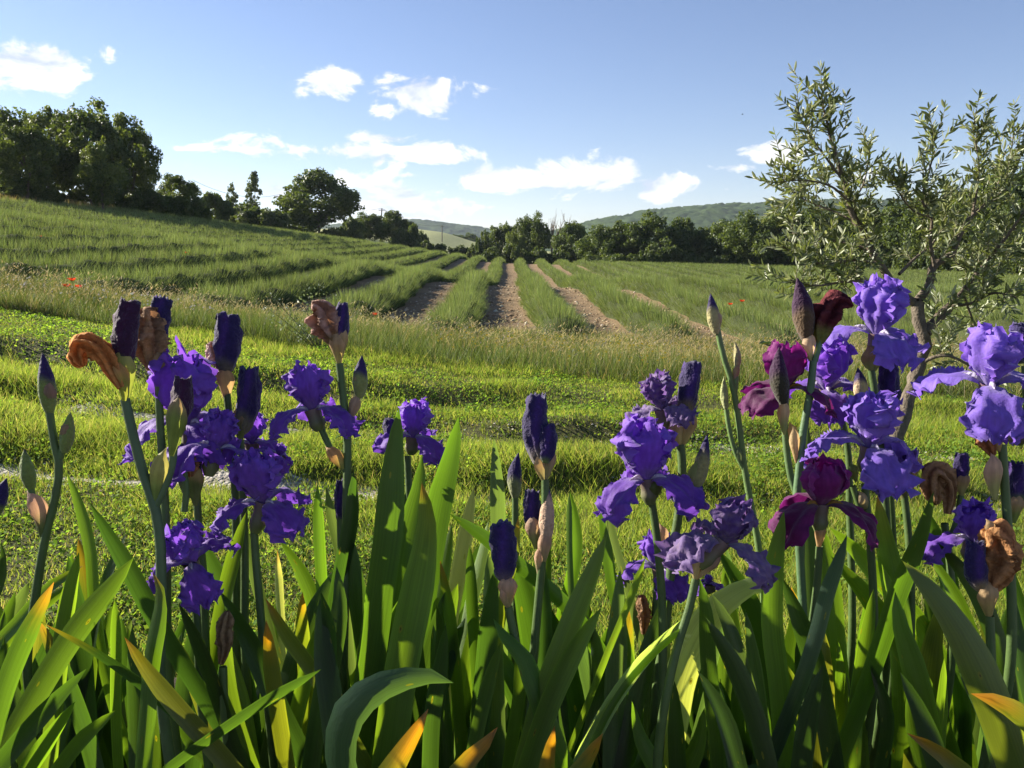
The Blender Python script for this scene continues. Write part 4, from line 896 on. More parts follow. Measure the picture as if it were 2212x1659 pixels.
iris('thick iris stem topped by a hooked orange-brown withered flower and a dark maroon bud', .86, [(270, 862), (290, 950), (315, 1040), (333, 1090), (346, 1170), (348, 1260), (345, 1420)],
     [('bract', (272, 868), (268, 745), 62, dict(c=(.24, .30, .05), c1=(.42, .36, .12), f0=.5, f1=1.0)), ('bract', (268, 866), (232, 780), 44, dict(c=(.28, .32, .05), c1=(.45, .25, .08), side=-.5, bow=-.15, dd=-.01)),
      ('furl', (272, 790), (281, 652), 50, dict(sty='maroon', split=.08)), ('wither', [(262, 838), (244, 800), (226, 765), (196, 742), (172, 742), (166, 765), (178, 792)], 44, dict(c=(.46, .20, .06), c1=(.75, .36, .12), prof=[.3, .55, .9, .75, .6, .25], dd=-.015)),
      ('side', [(335, 1095), (352, 1060), (372, 1000), (376, 960)]), ('bract', (338, 1100), (362, 965), 52, dict(c=(.20, .28, .06), c1=(.36, .34, .10), bow=.05)), ('bract', (370, 985), (392, 850), 58, dict(c=(.19, .25, .05), c1=TAN*.8, f0=.6, f1=1.0, dd=-.012)), ('furl', (374, 930), (397, 815), 42, dict(sty='maroon', split=.05, dd=-.006))], 3, .0062, (.075, .12, .05))
iris('iris stem bearing a crumpled tan withered flower against a tall furled violet bud', .93, [(342, 800), (345, 900), (352, 1000), (360, 1200), (362, 1420)],
     [('bract', (340, 830), (345, 755), 44, dict(c=TAN, c1=TAN*.8)), ('wither', [(330, 800), (325, 760), (322, 715), (318, 680), (312, 665)], 66, dict(c=(.30, .19, .12), c1=(.55, .36, .18), low=(.25, .18, .10))), ('furl', (342, 775), (351, 645), 46, dict(split=.22, low=(.13, .11, .05), dd=.01))], 4)
iris('iris with a huge ruffled violet bloom behind the thick withered stem', .96, [(420, 930), (424, 1040), (428, 1120), (440, 1250), (445, 1420)],
     [('flower', 408, 920, 228, dict(yaw=50, lean=(2, 6), ss=1.12)), ('flower', 462, 975, 190, dict(yaw=-30, lean=(10, -14), dd=-.03, droop=1.5, ss=.75)), ('furl', (415, 1075), (408, 960), 46, dict(split=.3, dd=-.03)), ('bract', (422, 1092), (418, 990), 54, dict(c=BGREEN*.8, c1=(.40, .30, .12), f0=.5, dd=-.035)), ('wither', [(412, 1030), (408, 1000), (404, 985)], 30, dict(dd=-.05))], 5)
iris('iris with one dark furled bud edged pale pink on its sunny side', .98, [(490, 850), (497, 920), (505, 1010), (510, 1150), (512, 1420)],
     [('furl', (485, 808), (488, 682), 53, dict(split=.22, low=(.12, .10, .07))), ('wither', [(476, 800), (463, 768), (456, 738)], 26, dict(c=(.5, .36, .34), c1=(.7, .55, .5))), ('bract', (489, 865), (488, 788), 50, dict(c=TAN, c1=TAN*.9))], 6)
iris('iris with a dark furled bud in front of a half hidden violet bloom', .97, [(520, 950), (524, 1040), (528, 1150), (530, 1420)],
     [('furl', (519, 935), (538, 797), 48, dict(split=.3, low=(.15, .14, .08))), ('bract', (518, 955), (525, 870), 50, dict(c=BGREEN, c1=TAN*.7)), ('flower', 545, 960, 125, dict(yaw=80, dd=.06, ss=1.0))], 7)
iris('iris with a ruffled violet bloom whose flared petals spread like a skirt', .93, [(548, 1130), (552, 1200), (560, 1290), (570, 1420)],
     [('flower', 570, 1090, 196, dict(yaw=48, lean=(-3, 8), ss=1.0, neck=(550, 1150))), ('bract', (548, 1150), (580, 1105), 30, dict(c=TAN*.8, c1=PINKTAN, side=.4)), ('flower', 600, 985, 80, dict(yaw=40, dd=.05, ss=.6, lean=(30, 0)))], 8)
iris('iris with a compact low violet bloom deep among the leaves', .90, [(420, 1270), (425, 1330), (430, 1450)], [('flower', 412, 1215, 168, dict(yaw=35, lean=(-4, 26), ruf=1.3, ss=1.0, droop=1.25)), ('side', [(398, 1105), (402, 1060), (396, 1010)])], 9)
iris('tall iris stem with pinkish withered head, slim bud and a violet bloom branching off', .95, [(733, 785), (742, 860), (750, 940), (750, 1020), (748, 1120), (745, 1300), (742, 1430)],
     [('bract', (733, 790), (728, 712), 42, dict(c=(.30, .26, .09), c1=TAN)), ('wither', [(727, 745), (712, 715), (698, 688), (686, 668), (676, 672)], 54, dict(c=(.34, .20, .13), c1=(.58, .42, .38), low=(.22, .17, .08))), ('furl', (735, 755), (741, 658), 27, dict(split=.30, low=(.32, .20, .10))),
      ('bract', (736, 770), (745, 700), 32, dict(c=(.34, .30, .08), c1=TAN, side=.4)), ('side', [(752, 1025), (722, 985), (700, 940), (688, 912)]), ('bract', (748, 1025), (702, 965), 34, dict(c=(.30, .30, .07), c1=(.50, .28, .12), side=-.4, bow=-.08)),
      ('flower', 676, 890, 168, dict(yaw=66, lean=(-4, 4), neck=(692, 930), ss=1.05)), ('side', [(752, 910), (762, 885), (772, 862)]), ('bract', (754, 912), (775, 850), 30, dict(c=PINKTAN*.8, c1=PINKTAN*.8)), ('bud', (776, 860), (782, 768), 33, dict(low=(.20, .22, .07), split=.55)), ('bract', (774, 864), (780, 795), 34, dict(c=(.16, .22, .06), c1=TAN*.8, side=.5))], 10)
iris('short iris stem with a narrow violet bud hidden behind a leaf', 1.0, [(735, 1120), (737, 1200), (738, 1420)], [('furl', (734, 1130), (738, 1040), 22, dict(split=.1))], 11)
iris('iris with a pale-edged violet bloom rising behind two tall leaf blades', 1.05, [(880, 985), (885, 1100), (890, 1420)],
     [('flower', 892, 945, 140, dict(yaw=52, lean=(8, 8), droop=.75)), ('furl', (848, 955), (842, 905), 24, dict(split=.2)), ('bract', (850, 1000), (844, 930), 26, dict(c=TAN*.7))], 12)
iris('upright iris stem with one big furled violet bud in a tan sheath', .93, [(1178, 1035), (1178, 1120), (1172, 1200), (1163, 1300), (1150, 1450), (1140, 1600)],
     [('furl', (1174, 1010), (1158, 856), 50, dict(split=.25, low=(.13, .10, .08))), ('furl', (1178, 1000), (1180, 920), 36, dict(split=.1, dd=-.01)), ('bract', (1177, 1040), (1186, 948), 58, dict(c=(.34, .30, .13), c1=PINKTAN*.8, side=.5)), ('bract', (1177, 1042), (1160, 970), 46, dict(c=(.34, .30, .13), c1=TAN, side=-.7)),
      ('bud', (1176, 1180), (1184, 1050), 34, dict(low=PINKTAN*.9, split=.85)), ('bract', (1168, 1240), (1182, 1130), 34, dict(c=(.40, .34, .14), c1=PINKTAN)), ('furl', (1152, 1150), (1147, 1062), 36, dict(split=.1, dd=.015)), ('bract', (1158, 1185), (1148, 1110), 42, dict(c=(.25, .28, .10), c1=PINKTAN*.9, dd=.01)),
      ('bract', (1164, 1250), (1166, 1175), 26, dict(c=(.40, .36, .18), c1=PINKTAN))], 13)
iris('small slim iris bud behind the big upright furled bud', 1.12, [(1113, 1075), (1113, 1150), (1112, 1420)], [('bud', (1113, 1075), (1120, 978), 32, dict(low=(.20, .21, .09), split=.42)), ('bract', (1113, 1078), (1114, 1010), 32, dict(c=(.20, .22, .08), c1=TAN*.6))], 14)
iris('leaning iris stem with a ragged furled violet bud above a tan papery sheath', .88, [(1098, 1310), (1108, 1360), (1125, 1420), (1150, 1450), (1152, 1560)],
     [('furl', (1092, 1255), (1078, 1133), 54, dict(split=.15, low=(.10, .07, .10))), ('bract', (1098, 1315), (1096, 1235), 54, dict(c=(.40, .33, .14), c1=PINKTAN*.95)), ('bract', (1099, 1318), (1084, 1250), 40, dict(c=(.38, .32, .14), c1=PINKTAN, side=-.8))], 15)
iris('iris with a bright violet bloom and a slim bud forking beside it', .93, [(1408, 1085), (1415, 1130), (1422, 1190), (1430, 1300), (1432, 1450)],
     [('flower', 1398, 1040, 205, dict(yaw=58, lean=(-6, 6), neck=(1405, 1090), ss=1.1)), ('bract', (1408, 1090), (1412, 1030), 44, dict(c=BGREEN*.8, c1=BGREEN*.7)), ('side', [(1470, 1110), (1480, 1080), (1492, 1060)]), ('bud', (1492, 1070), (1528, 938), 34, dict(low=(.22, .20, .08), split=.68)), ('bract', (1478, 1090), (1512, 985), 34, dict(c=(.40, .24, .14), c1=(.22, .24, .08)))], 16)
iris('iris with a collapsed fading flower leaning away from a furled violet bud', .97, [(1470, 960), (1474, 1010), (1470, 1080), (1455, 1180), (1440, 1330), (1420, 1480)],
     [('flower', 1432, 885, 150, dict(sty='faded', yaw=30, lean=(-14, 8), crumple=.09, droop=.55, ss=.95, open=.8, nobeard=True)), ('furl', (1480, 905), (1498, 785), 42, dict(split=.3, low=(.13, .10, .05))), ('bract', (1470, 965), (1452, 890), 46, dict(c=(.42, .34, .14), c1=PINKTAN*.8, side=-.4)), ('bract', (1472, 968), (1496, 880), 50, dict(c=(.40, .32, .12), c1=TAN*.8, side=.4)),
      ('bract', (1462, 1140), (1448, 1200), 26, dict(c=TAN, c1=TAN))], 17, .0062)
iris('iris with a drooping dusky violet flower in a tan sheath', .86, [(1503, 1250), (1490, 1310), (1465, 1390), (1440, 1500)],
     [('flower', 1560, 1175, 215, dict(sty='faded', yaw=48, lean=(14, 10), crumple=.07, droop=.9, ss=.8, nobeard=True, neck=(1510, 1225))), ('bract', (1503, 1255), (1496, 1160), 50, dict(c=(.42, .36, .16), c1=PINKTAN*.9)), ('bract', (1505, 1250), (1560, 1190), 34, dict(c=(.45, .34, .16), c1=PINKTAN*.8, side=.5))], 18)
iris('iris with a small violet bloom half hidden behind the dusky drooping flower', 1.0, [(1420, 1260), (1415, 1330), (1405, 1450)], [('flower', 1425, 1230, 165, dict(yaw=10, lean=(-6, 4), ss=.85)), ('flower', 1530, 1262, 70, dict(yaw=60, dd=.02, ss=.5)), ('bract', (1440, 1190), (1424, 1130), 30, dict(c=TAN, c1=PINKTAN, dd=-.04)), ('wither', [(1390, 1370), (1392, 1330), (1385, 1285)], 24, dict(c=(.30, .18, .10)))], 19)
iris('tall slim pale green iris stem with a small black-tipped bud and two tiny buds', 1.05, [(1549, 705), (1560, 760), (1582, 830), (1597, 920), (1608, 1010), (1622, 1090), (1636, 1165), (1650, 1300), (1655, 1450)],
     [('bud', (1549, 722), (1535, 634), 28, dict(low=(.34, .30, .13), split=.62)), ('bract', (1550, 725), (1545, 668), 29, dict(c=(.34, .36, .12), c1=(.45, .33, .2))), ('side', [(1588, 850), (1590, 815), (1591, 790)]), ('bud', (1591, 800), (1587, 738), 16, dict(low=(.34, .30, .14), split=1.2)), ('bract', (1587, 830), (1592, 785), 18, dict(c=PINKTAN, c1=TAN)),
      ('side', [(1616, 1030), (1590, 980), (1574, 920), (1569, 885)]), ('bud', (1569, 885), (1564, 813), 17, dict(low=(.30, .32, .13), split=1.2)), ('bract', (1613, 1022), (1588, 960), 22, dict(c=(.12, .18, .08), c1=(.16, .22, .10), side=-.5))], 20, .0046, (.12, .19, .06))
iris('tallest iris stem with a pointed maroon bud and a shrivelled maroon flower', .98, [(1757, 780), (1750, 850), (1735, 930), (1728, 1000), (1722, 1060), (1728, 1200), (1738, 1400), (1738, 1600)],
     [('bud', (1742, 735), (1722, 600), 46, dict(sty='maroon', low=(.09, .055, .025), split=.48)), ('bract', (1750, 780), (1744, 715), 34, dict(c=(.26, .30, .10), c1=(.62, .45, .28), f0=.1, f1=.5)), ('side', [(1760, 780), (1768, 750), (1772, 725)]), ('wither', [(1770, 742), (1776, 710), (1790, 675), (1808, 652), (1832, 656), (1842, 662)], 52, dict(c=(.09, .02, .03), c1=(.22, .06, .06), low=(.20, .22, .06), prof=[.25, .6, 1, .75, .35, .1])),
      ('bract', (1720, 1000), (1712, 920), 26, dict(c=(.50, .34, .16), c1=(.55, .40, .22)))], 21, .0056, (.09, .16, .07))
iris('maroon iris in bloom with a black pointed bud in front of it', 1.0, [(1693, 890), (1698, 960), (1708, 1030), (1724, 1080), (1730, 1250), (1730, 1600)],
     [('flower', 1690, 845, 178, dict(sty='maroon', yaw=72, ruf=.35, ss=1.05, lean=(-2, 4), droop=.9)), ('bud', (1693, 872), (1683, 750), 38, dict(sty='maroon', low=(.035, .03, .015), split=.5, dd=-.05)), ('bract', (1694, 940), (1690, 860), 30, dict(c=(.26, .30, .10), c1=(.58, .42, .25), dd=-.03)), ('bract', (1724, 980), (1704, 910), 28, dict(c=(.55, .38, .16), c1=(.50, .34, .16)))], 22, .005, (.10, .16, .06))
iris('lower maroon iris bloom with velvety dark hanging petals', .92, [(1770, 1180), (1765, 1260), (1752, 1370), (1742, 1500), (1740, 1650)],
     [('flower', 1772, 1095, 196, dict(sty='maroon', yaw=60, ruf=.3, ss=1.0, lean=(0, 6), droop=1.05, neck=(1770, 1150))), ('bract', (1768, 1190), (1774, 1120), 28, dict(c=(.45, .30, .14), c1=(.50, .32, .16)))], 23, .0052)
iris('violet-blue iris in full bloom at the top before the olive branches', 1.0, [(1882, 800), (1890, 850), (1897, 920), (1910, 1050), (1915, 1420)],
     [('flower', 1893, 728, 212, dict(sty='blue', yaw=4, lean=(2, 7), droop=.75, ss=.98)), ('bract', (1882, 805), (1870, 745), 52, dict(c=(.26, .30, .09), c1=TAN*.7, side=-.3)), ('bract', (1884, 805), (1900, 745), 46, dict(c=(.28, .30, .09), c1=TAN, side=.4))], 24)
iris('violet iris bloom tucked behind the tall maroon stem', 1.08, [(1815, 890), (1830, 960), (1835, 1100), (1838, 1420)], [('flower', 1785, 845, 172, dict(yaw=-14, lean=(-5, 10), ss=1.15)), ('bract', (1812, 905), (1805, 860), 34, dict(c=BGREEN*.8, c1=BGREEN*.7))], 25)
iris('violet-blue iris with upswept petals below the topmost bloom', .95, [(1868, 1045), (1875, 1120), (1885, 1250), (1888, 1450)],
     [('flower', 1876, 968, 212, dict(sty='blue', yaw=-2, lean=(0, 12), ruf=1.3, ss=.98, droop=1.1)), ('bract', (1850, 1040), (1836, 1000), 30, dict(c=BGREEN, c1=BGREEN)), ('side', [(1890, 1170), (1862, 1110), (1842, 1050)]), ('bract', (1880, 1110), (1850, 1060), 30, dict(c=(.34, .36, .10), c1=(.45, .36, .2), side=-.4))], 26)
iris('iris stem with one small bud and a broad ragged furled violet bud', 1.02, [(1912, 930), (1918, 1000), (1925, 1100), (1930, 1420)],
     [('furl', (1915, 885), (1922, 783), 42, dict(split=.25)), ('bract', (1912, 935), (1910, 855), 40, dict(c=(.22, .26, .07), c1=TAN*.6)), ('bud', (1860, 870), (1853, 794), 30, dict(low=(.45, .33, .2), split=.6)), ('side', [(1912, 960), (1880, 920), (1862, 872)]), ('bract', (1862, 885), (1858, 825), 30, dict(c=(.26, .28, .09), c1=PINKTAN*.8))], 27)
iris('broad pale violet-blue iris bloom with one wide fan-like hanging petal', .88, [(2165, 960), (2170, 1040), (2178, 1150), (2185, 1400)],
     [('flower', 2135, 835, 240, dict(sty='blue', yaw=-16, lean=(-4, 16), droop=.85, ruf=1.1, ss=.95)), ('bract', (2160, 975), (2138, 900), 50, dict(c=(.40, .28, .12), c1=(.45, .25, .10))), ('wither', [(2145, 985), (2128, 950), (2112, 910)], 34, dict(c=(.28, .12, .05), c1=(.45, .22, .1))), ('bract', (2150, 1080), (2138, 975), 46, dict(c=(.34, .34, .12), c1=PINKTAN)), ('flower', 2200, 930, 120, dict(sty='violet', yaw=30, dd=.05, droop=1.4, ss=.5))], 28)
iris('iris stem at the border of the bed with a furled bluish bud', .95, [(2215, 790), (2220, 900), (2222, 1400)], [('furl', (2212, 785), (2208, 700), 44, dict(sty='blue', split=.05)), ('furl', (2196, 1090), (2200, 1000), 40, dict(split=.2)), ('bract', (2190, 1130), (2194, 1060), 40, dict(c=BGREEN, c1=TAN))], 29)
iris('iris with violet petals behind a crumpled brown withered head in a tan sheath', .84, [(2138, 1330), (2140, 1390), (2142, 1500)],
     [('flower', 2100, 1170, 175, dict(yaw=22, dd=.06, ss=.9, lean=(0, 8))), ('wither', [(2136, 1275), (2152, 1235), (2160, 1190), (2148, 1155), (2130, 1140)], 70, dict(c=(.36, .17, .07), c1=(.60, .33, .14))), ('furl', (2122, 1275), (2104, 1172), 42, dict(split=.2, low=(.2, .15, .08))), ('bract', (2136, 1335), (2128, 1250), 58, dict(c=(.38, .30, .11), c1=TAN)), ('bract', (2152, 1165), (2128, 1120), 26, dict(c=(.5, .33, .15), c1=TAN))], 30)
iris('iris stem with a curled brown withered flower beside a small dark bud', .98, [(2040, 1130), (2050, 1200), (2055, 1420)],
     [('wither', [(2046, 1110), (2050, 1070), (2040, 1035), (2018, 1018), (2012, 1050), (2022, 1090)], 40, dict(c=(.38, .21, .09), c1=(.62, .42, .22))), ('furl', (2078, 1040), (2076, 980), 30, dict(split=.1)), ('bract', (2076, 1075), (2080, 1015), 34, dict(c=(.26, .24, .09), c1=TAN*.8)), ('side', [(2050, 1170), (2068, 1120), (2076, 1070)])], 31)
iris('slim iris stem with one drooping violet bud below the violet-blue bloom', 1.0, [(1952, 1060), (1960, 1130), (1965, 1420)], [('furl', (1948, 1040), (1945, 960), 36, dict(split=.2)), ('bract', (1952, 1085), (1950, 1000), 40, dict(c=(.20, .20, .08), c1=TAN*.8)), ('bract', (1968, 1040), (1985, 985), 26, dict(c=TAN, c1=TAN))], 32)
iris('low dry iris stub with a papery brown bud among the dark leaves', .86, [(482, 1440), (484, 1520)], [('wither', [(478, 1435), (486, 1400), (484, 1360), (492, 1320)], 30, dict(c=(.24, .15, .08), c1=(.42, .30, .16)))], 33)

# ------------------------------------------------------------------ iris leaves
LA = lambda x, y: (x*.3472, 1083+y*.3472)
LB = lambda x, y: (713.2+x*.3472, 1083+y*.3472)
LC = lambda x, y: (1443.9+x*.3472, 1083+y*.3472)
LF = lambda x, y: (x, y)
DG = (.020, .048, .013); MG = (.032, .072, .014); LG = (.055, .110, .016); BL = (.038, .072, .040); PALE = (.20, .26, .15); OLV = (.075, .100, .022); YG = (.075, .105, .015)
# conv, points base->tip, full width (same units), depth, colour, tip colour (or None)
YT = (.26, .125, .008); BT = (.14, .075, .02)
LEAVES = [
 (LA, [(-60, 1500), (60, 1080), (190, 780), (335, 502)], 105, .80, MG, (.14, .09, .014)), (LA, [(-120, 1000), (120, 740), (300, 540), (515, 400)], 78, .95, LG, YG), (LA, [(-80, 1020), (150, 760), (330, 600), (480, 490)], 60, .98, LG, None),
 (LA, [(-60, 640), (-5, 520), (25, 380), (0, 225)], 70, .9, DG, None), (LA, [(640, 1000), (585, 640), (560, 300), (490, 20), (420, -167)], 88, 1.0, LG, None), (LA, [(1270, 1230), (980, 760), (800, 420), (640, 150), (555, 0)], 120, .88, DG, None),
 (LA, [(60, 1500), (250, 1160), (500, 770), (700, 520), (830, 350)], 125, .84, MG, None), (LA, [(1480, 1680), (1100, 1330), (800, 1080), (560, 920), (380, 820), (255, 750)], 135, .80, DG, (.10, .10, .016)),
 (LA, [(890, 1700), (920, 1300), (945, 1000), (985, 760), (1000, 560), (945, 432)], 100, .78, LG, YG), (LA, [(1350, 1560), (1150, 1340), (990, 1150), (870, 990), (772, 840)], 120, .76, OLV, (.15, .14, .016)), (LA, [(720, 1200), (722, 900), (715, 605)], 56, .97, LG, None),
 (LA, [(-40, 1690), (200, 1400), (400, 1180), (540, 1040)], 100, .78, DG, None), (LA, [(140, 1720), (300, 1480), (470, 1240)], 100, .83, LG, None), (LA, [(330, 1720), (520, 1470), (720, 1300)], 80, .86, LG, None), (LA, [(1040, 1670), (1300, 1480), (1650, 1245), (2000, 1045)], 66, .74, DG, None),
 (LA, [(1440, 1480), (1330, 1150), (1220, 860), (1115, 640)], 88, .86, DG, None), (LA, [(1720, 1260), (1600, 980), (1480, 740), (1365, 555)], 118, .88, DG, None), (LA, [(1360, 760), (1400, 560), (1460, 320), (1530, 70)], 88, .96, LG, None), (LA, [(1660, 760), (1590, 480), (1530, 250), (1500, 80)], 62, .98, BL, None),
 (LA, [(1765, 1150), (1745, 700), (1735, 480), (1725, 305)], 50, 1.0, PALE, (.42, .38, .25)), (LA, [(1990, 760), (1920, 540), (1840, 380), (1735, 235)], 84, 1.0, LG, None), (LA, [(1720, 1250), (1690, 1040), (1672, 880), (1655, 735)], 88, .84, YG, YT), (LA, [(2060, 1260), (1940, 1050), (1780, 830), (1650, 600)], 90, .86, OLV, (.11, .09, .015)),
 (LA, [(1910, 1250), (1890, 950), (1878, 720), (1882, 560)], 74, .93, YG, (.18, .12, .015)), (LA, [(1880, 1180), (1940, 940), (1995, 720)], 90, .90, LG, None), (LA, [(2110, 1640), (2060, 1250), (2010, 900), (1990, 600)], 130, .82, DG, None), (LA, [(2020, 760), (1995, 400), (1980, 100), (1975, -109)], 62, 1.0, LG, None),
 (LA, [(2150, 700), (2120, 350), (2060, 80), (2030, -90)], 58, 1.03, BL, None), (LA, [(2110, 980), (2080, 700), (2130, 400), (2190, 60), (2200, -200)], 86, .95, DG, None),
 (LF, [(775, 1590), (800, 1440), (820, 1290), (838, 1159), (850, 1000), (862, 881)], 57, .90, MG, None), (LF, [(845, 1600), (868, 1440), (896, 1300), (915, 1200), (922, 1120), (911, 1041)], 64, .86, LG, YG), (LF, [(930, 1200), (951, 1080), (975, 985), (991, 899)], 48, .99, MG, None),
 (LF, [(1078, 1300), (1077, 1160), (1074, 1055), (1067, 945)], 33, 1.02, BL, None), (LF, [(865, 1260), (885, 1130), (903, 1060), (912, 982)], 40, .97, MG, None), (LB, [(630, 1500), (690, 1050), (690, 800), (660, 640)], 88, .88, DG, None), (LB, [(700, 1300), (730, 860), (800, 440), (860, 100), (895, -90)], 84, 1.03, PALE, None),
 (LB, [(820, 1150), (860, 720), (950, 330), (985, 120)], 74, 1.06, PALE, None), (LB, [(1480, 660), (1380, 560), (1180, 400), (950, 215), (740, 75)], 80, 1.0, MG, None), (LB, [(1110, 480), (1150, 280), (1172, 95)], 62, .98, YG, (.17, .14, .012)),
 (LB, [(110, 1800), (60, 1560), (110, 1330), (260, 1180), (440, 1110), (600, 1085), (770, 1130)], 190, .70, (.035, .075, .035), None), (LB, [(900, 900), (880, 600), (868, 270)], 66, 1.0, MG, None), (LB, [(900, 1640), (960, 1100), (990, 760), (1030, 400)], 110, .92, DG, None),
 (LB, [(1200, 1660), (1350, 1130), (1490, 770), (1620, 460), (1720, 205)], 125, .86, LG, None), (LB, [(1230, 1660), (1380, 1230), (1540, 900), (1688, 662)], 115, .84, LG, None), (LB, [(1250, 1090), (1220, 1000), (1130, 890), (1060, 810), (1015, 730)], 110, .86, LG, None),
 (LB, [(330, 1760), (450, 1560), (540, 1420), (612, 1288)], 165, .72, YG, YT), (LB, [(740, 1780), (880, 1590), (980, 1490), (1042, 1405)], 150, .73, YG, YT), (LB, [(1330, 1800), (1350, 1620), (1375, 1500), (1397, 1398)], 135, .74, OLV, (.19, .10, .012)), (LB, [(1520, 1720), (1620, 1570), (1698, 1440)], 110, .76, OLV, (.19, .11, .012)),
 (LB, [(1510, 1000), (1500, 600), (1488, 250), (1488, -60)], 34, 1.02, BL, None), (LB, [(1920, 820), (1850, 540), (1770, 250), (1685, -70)], 44, 1.02, BL, None), (LB, [(1440, 1680), (1720, 960), (1870, 600), (1962, 345)], 40, .90, LG, None), (LB, [(1540, 1700), (1840, 1140), (2040, 920), (2230, 760)], 40, .86, LG, None),
 (LB, [(-40, 1300), (20, 900), (60, 650), (40, 400)], 110, .90, DG, None), (LB, [(-100, 1500), (-20, 1000), (-10, 760), (-60, 560)], 120, .84, DG, None), (LB, [(300, 1400), (220, 900), (160, 500), (130, 200)], 110, .95, DG, None), (LB, [(620, 1700), (640, 1300), (690, 1000), (720, 760)], 90, .83, DG, None),
 (LB, [(220, 1640), (290, 1300), (330, 900), (420, 620)], 90, .92, MG, None), (LB, [(1130, 1500), (1180, 1150), (1170, 850)], 70, .93, LG, None), (LB, [(440, 900), (440, 500), (460, 100), (470, -60)], 76, 1.0, DG, None), (LB, [(690, 560), (730, 300), (760, 130)], 70, 1.0, LG, None), (LB, [(870, 1650), (980, 1150), (1060, 880)], 80, .82, MG, None),
 (LB, [(1800, 1700), (1900, 1250), (2020, 800), (2100, 560)], 100, .95, DG, None), (LB, [(1680, 1640), (1620, 1200), (1660, 900), (1590, 700)], 80, 1.0, BL, None), (LB, [(1400, 1300), (1380, 900), (1360, 600)], 90, 1.0, OLV, None),
 (LC, [(740, 1720), (690, 1150), (645, 760), (655, 420), (720, 60)], 112, .90, LG, None), (LC, [(20, 1400), (80, 1080), (200, 800), (380, 600), (585, 520), (700, 620)], 170, .98, PALE, None), (LC, [(-100, 930), (0, 830), (90, 750), (165, 655)], 120, .86, (.12, .18, .11), None),
 (LC, [(290, 1400), (245, 950), (235, 700), (195, 480)], 84, .90, MG, None), (LC, [(560, 1450), (440, 980), (360, 740), (265, 570)], 90, .92, BL, None), (LC, [(640, 1080), (560, 760), (450, 520), (300, 290)], 110, 1.0, DG, None), (LC, [(1000, 1480), (900, 980), (800, 700), (705, 470)], 110, .90, DG, None), (LC, [(900, 1000), (840, 760), (762, 530)], 60, 1.0, YG, (.24, .16, .01)),
 (LC, [(1070, 1260), (1030, 800), (1000, 450), (950, 130)], 110, .99, LG, None), (LC, [(1500, 1000), (1330, 720), (1180, 520), (1010, 340)], 110, .97, LG, None), (LC, [(1500, 680), (1340, 510), (1180, 320), (1000, 160)], 100, 1.0, LG, None), (LC, [(1450, 900), (1400, 500), (1340, 200), (1300, -40)], 125, .98, LG, YG),
 (LC, [(1180, 1300), (1320, 900), (1450, 520), (1570, 220), (1650, -60)], 130, .90, MG, None), (LC, [(1430, 700), (1380, 540), (1325, 385)], 80, .96, LG, None), (LC, [(1140, 1760), (1170, 1250), (1230, 860), (1278, 545)], 84, .93, LG, None), (LC, [(1580, 1250), (1510, 980), (1440, 760), (1410, 560)], 130, .88, LG, None),
 (LC, [(2080, 1420), (1900, 980), (1740, 700), (1580, 500), (1450, 365)], 215, .80, OLV, None), (LC, [(1900, 860), (1780, 580), (1690, 430), (1608, 325)], 84, .92, LG, None), (LC, [(1090, 1760), (1080, 1250), (1055, 860)], 90, .95, LG, None), (LC, [(1190, 1780), (1170, 1350), (1215, 960)], 110, .96, LG, None),
 (LC, [(2420, 1500), (2200, 1330), (2040, 1240), (1880, 1195)], 150, .74, OLV, BT), (LC, [(1900, 1760), (1680, 1560), (1480, 1440)], 130, .76, OLV, (.15, .09, .015)), (LC, [(640, 1760), (540, 1350), (400, 1000), (230, 720)], 110, .84, DG, None), (LC, [(450, 1720), (330, 1300), (180, 1050)], 100, .86, DG, None), (LC, [(940, 760), (990, 560), (1050, 400), (1112, 205)], 80, .88, BL, None),
 (LC, [(820, 1700), (880, 1300), (960, 1020)], 110, .86, DG, None), (LC, [(1700, 1720), (1560, 1300), (1440, 1060)], 120, .84, DG, None), (LC, [(1300, 1760), (1360, 1320), (1250, 1000)], 110, .90, DG, None), (LC, [(2100, 1760), (1950, 1300), (1800, 1050)], 150, .82, DG, None), (LC, [(2150, 1250), (2020, 800), (1920, 560), (1680, 260)], 110, .90, DG, None),
 (LC, [(1780, 760), (1700, 300), (1580, 20)], 90, 1.0, DG, None), (LC, [(2250, 900), (2120, 500), (1990, 200), (1960, -20)], 90, .98, MG, None), (LC, [(2260, 1300), (2180, 900), (2120, 500)], 90, .92, DG, None), (LC, [(330, 820), (400, 500), (350, 260)], 44, 1.04, BL, None),
 (LF, [(1750, 1400), (1752, 1250), (1742, 1050), (1746, 920)], 26, 1.04, BL, None), (LF, [(1215, 1330), (1245, 1180), (1232, 1060)], 24, 1.05, LG, None), (LF, [(1350, 1390), (1320, 1250), (1297, 1050)], 22, 1.06, MG, None),
]
lr = np.random.default_rng(55)
for k in range(290):      # the thicket behind and below: more leaves in the same fans
    bx = lr.uniform(-120, 2310); up = lr.uniform(1130, 1500) if k < 105 else lr.uniform(1300, 1600); lean_ = lr.normal(0, 90)
    LEAVES.append((LF, [(bx, 1720), (bx+lean_*.3, (1720+up)/2+40), (bx+lean_*.7, up+90), (bx+lean_, up)], lr.uniform(26, 56), lr.uniform(.93, 1.30), [DG, MG, BL, LG, OLV][int(lr.choice(5, p=[.38, .24, .16, .14, .08]))], None if lr.uniform() < .95 else (.11, .09, .015)))
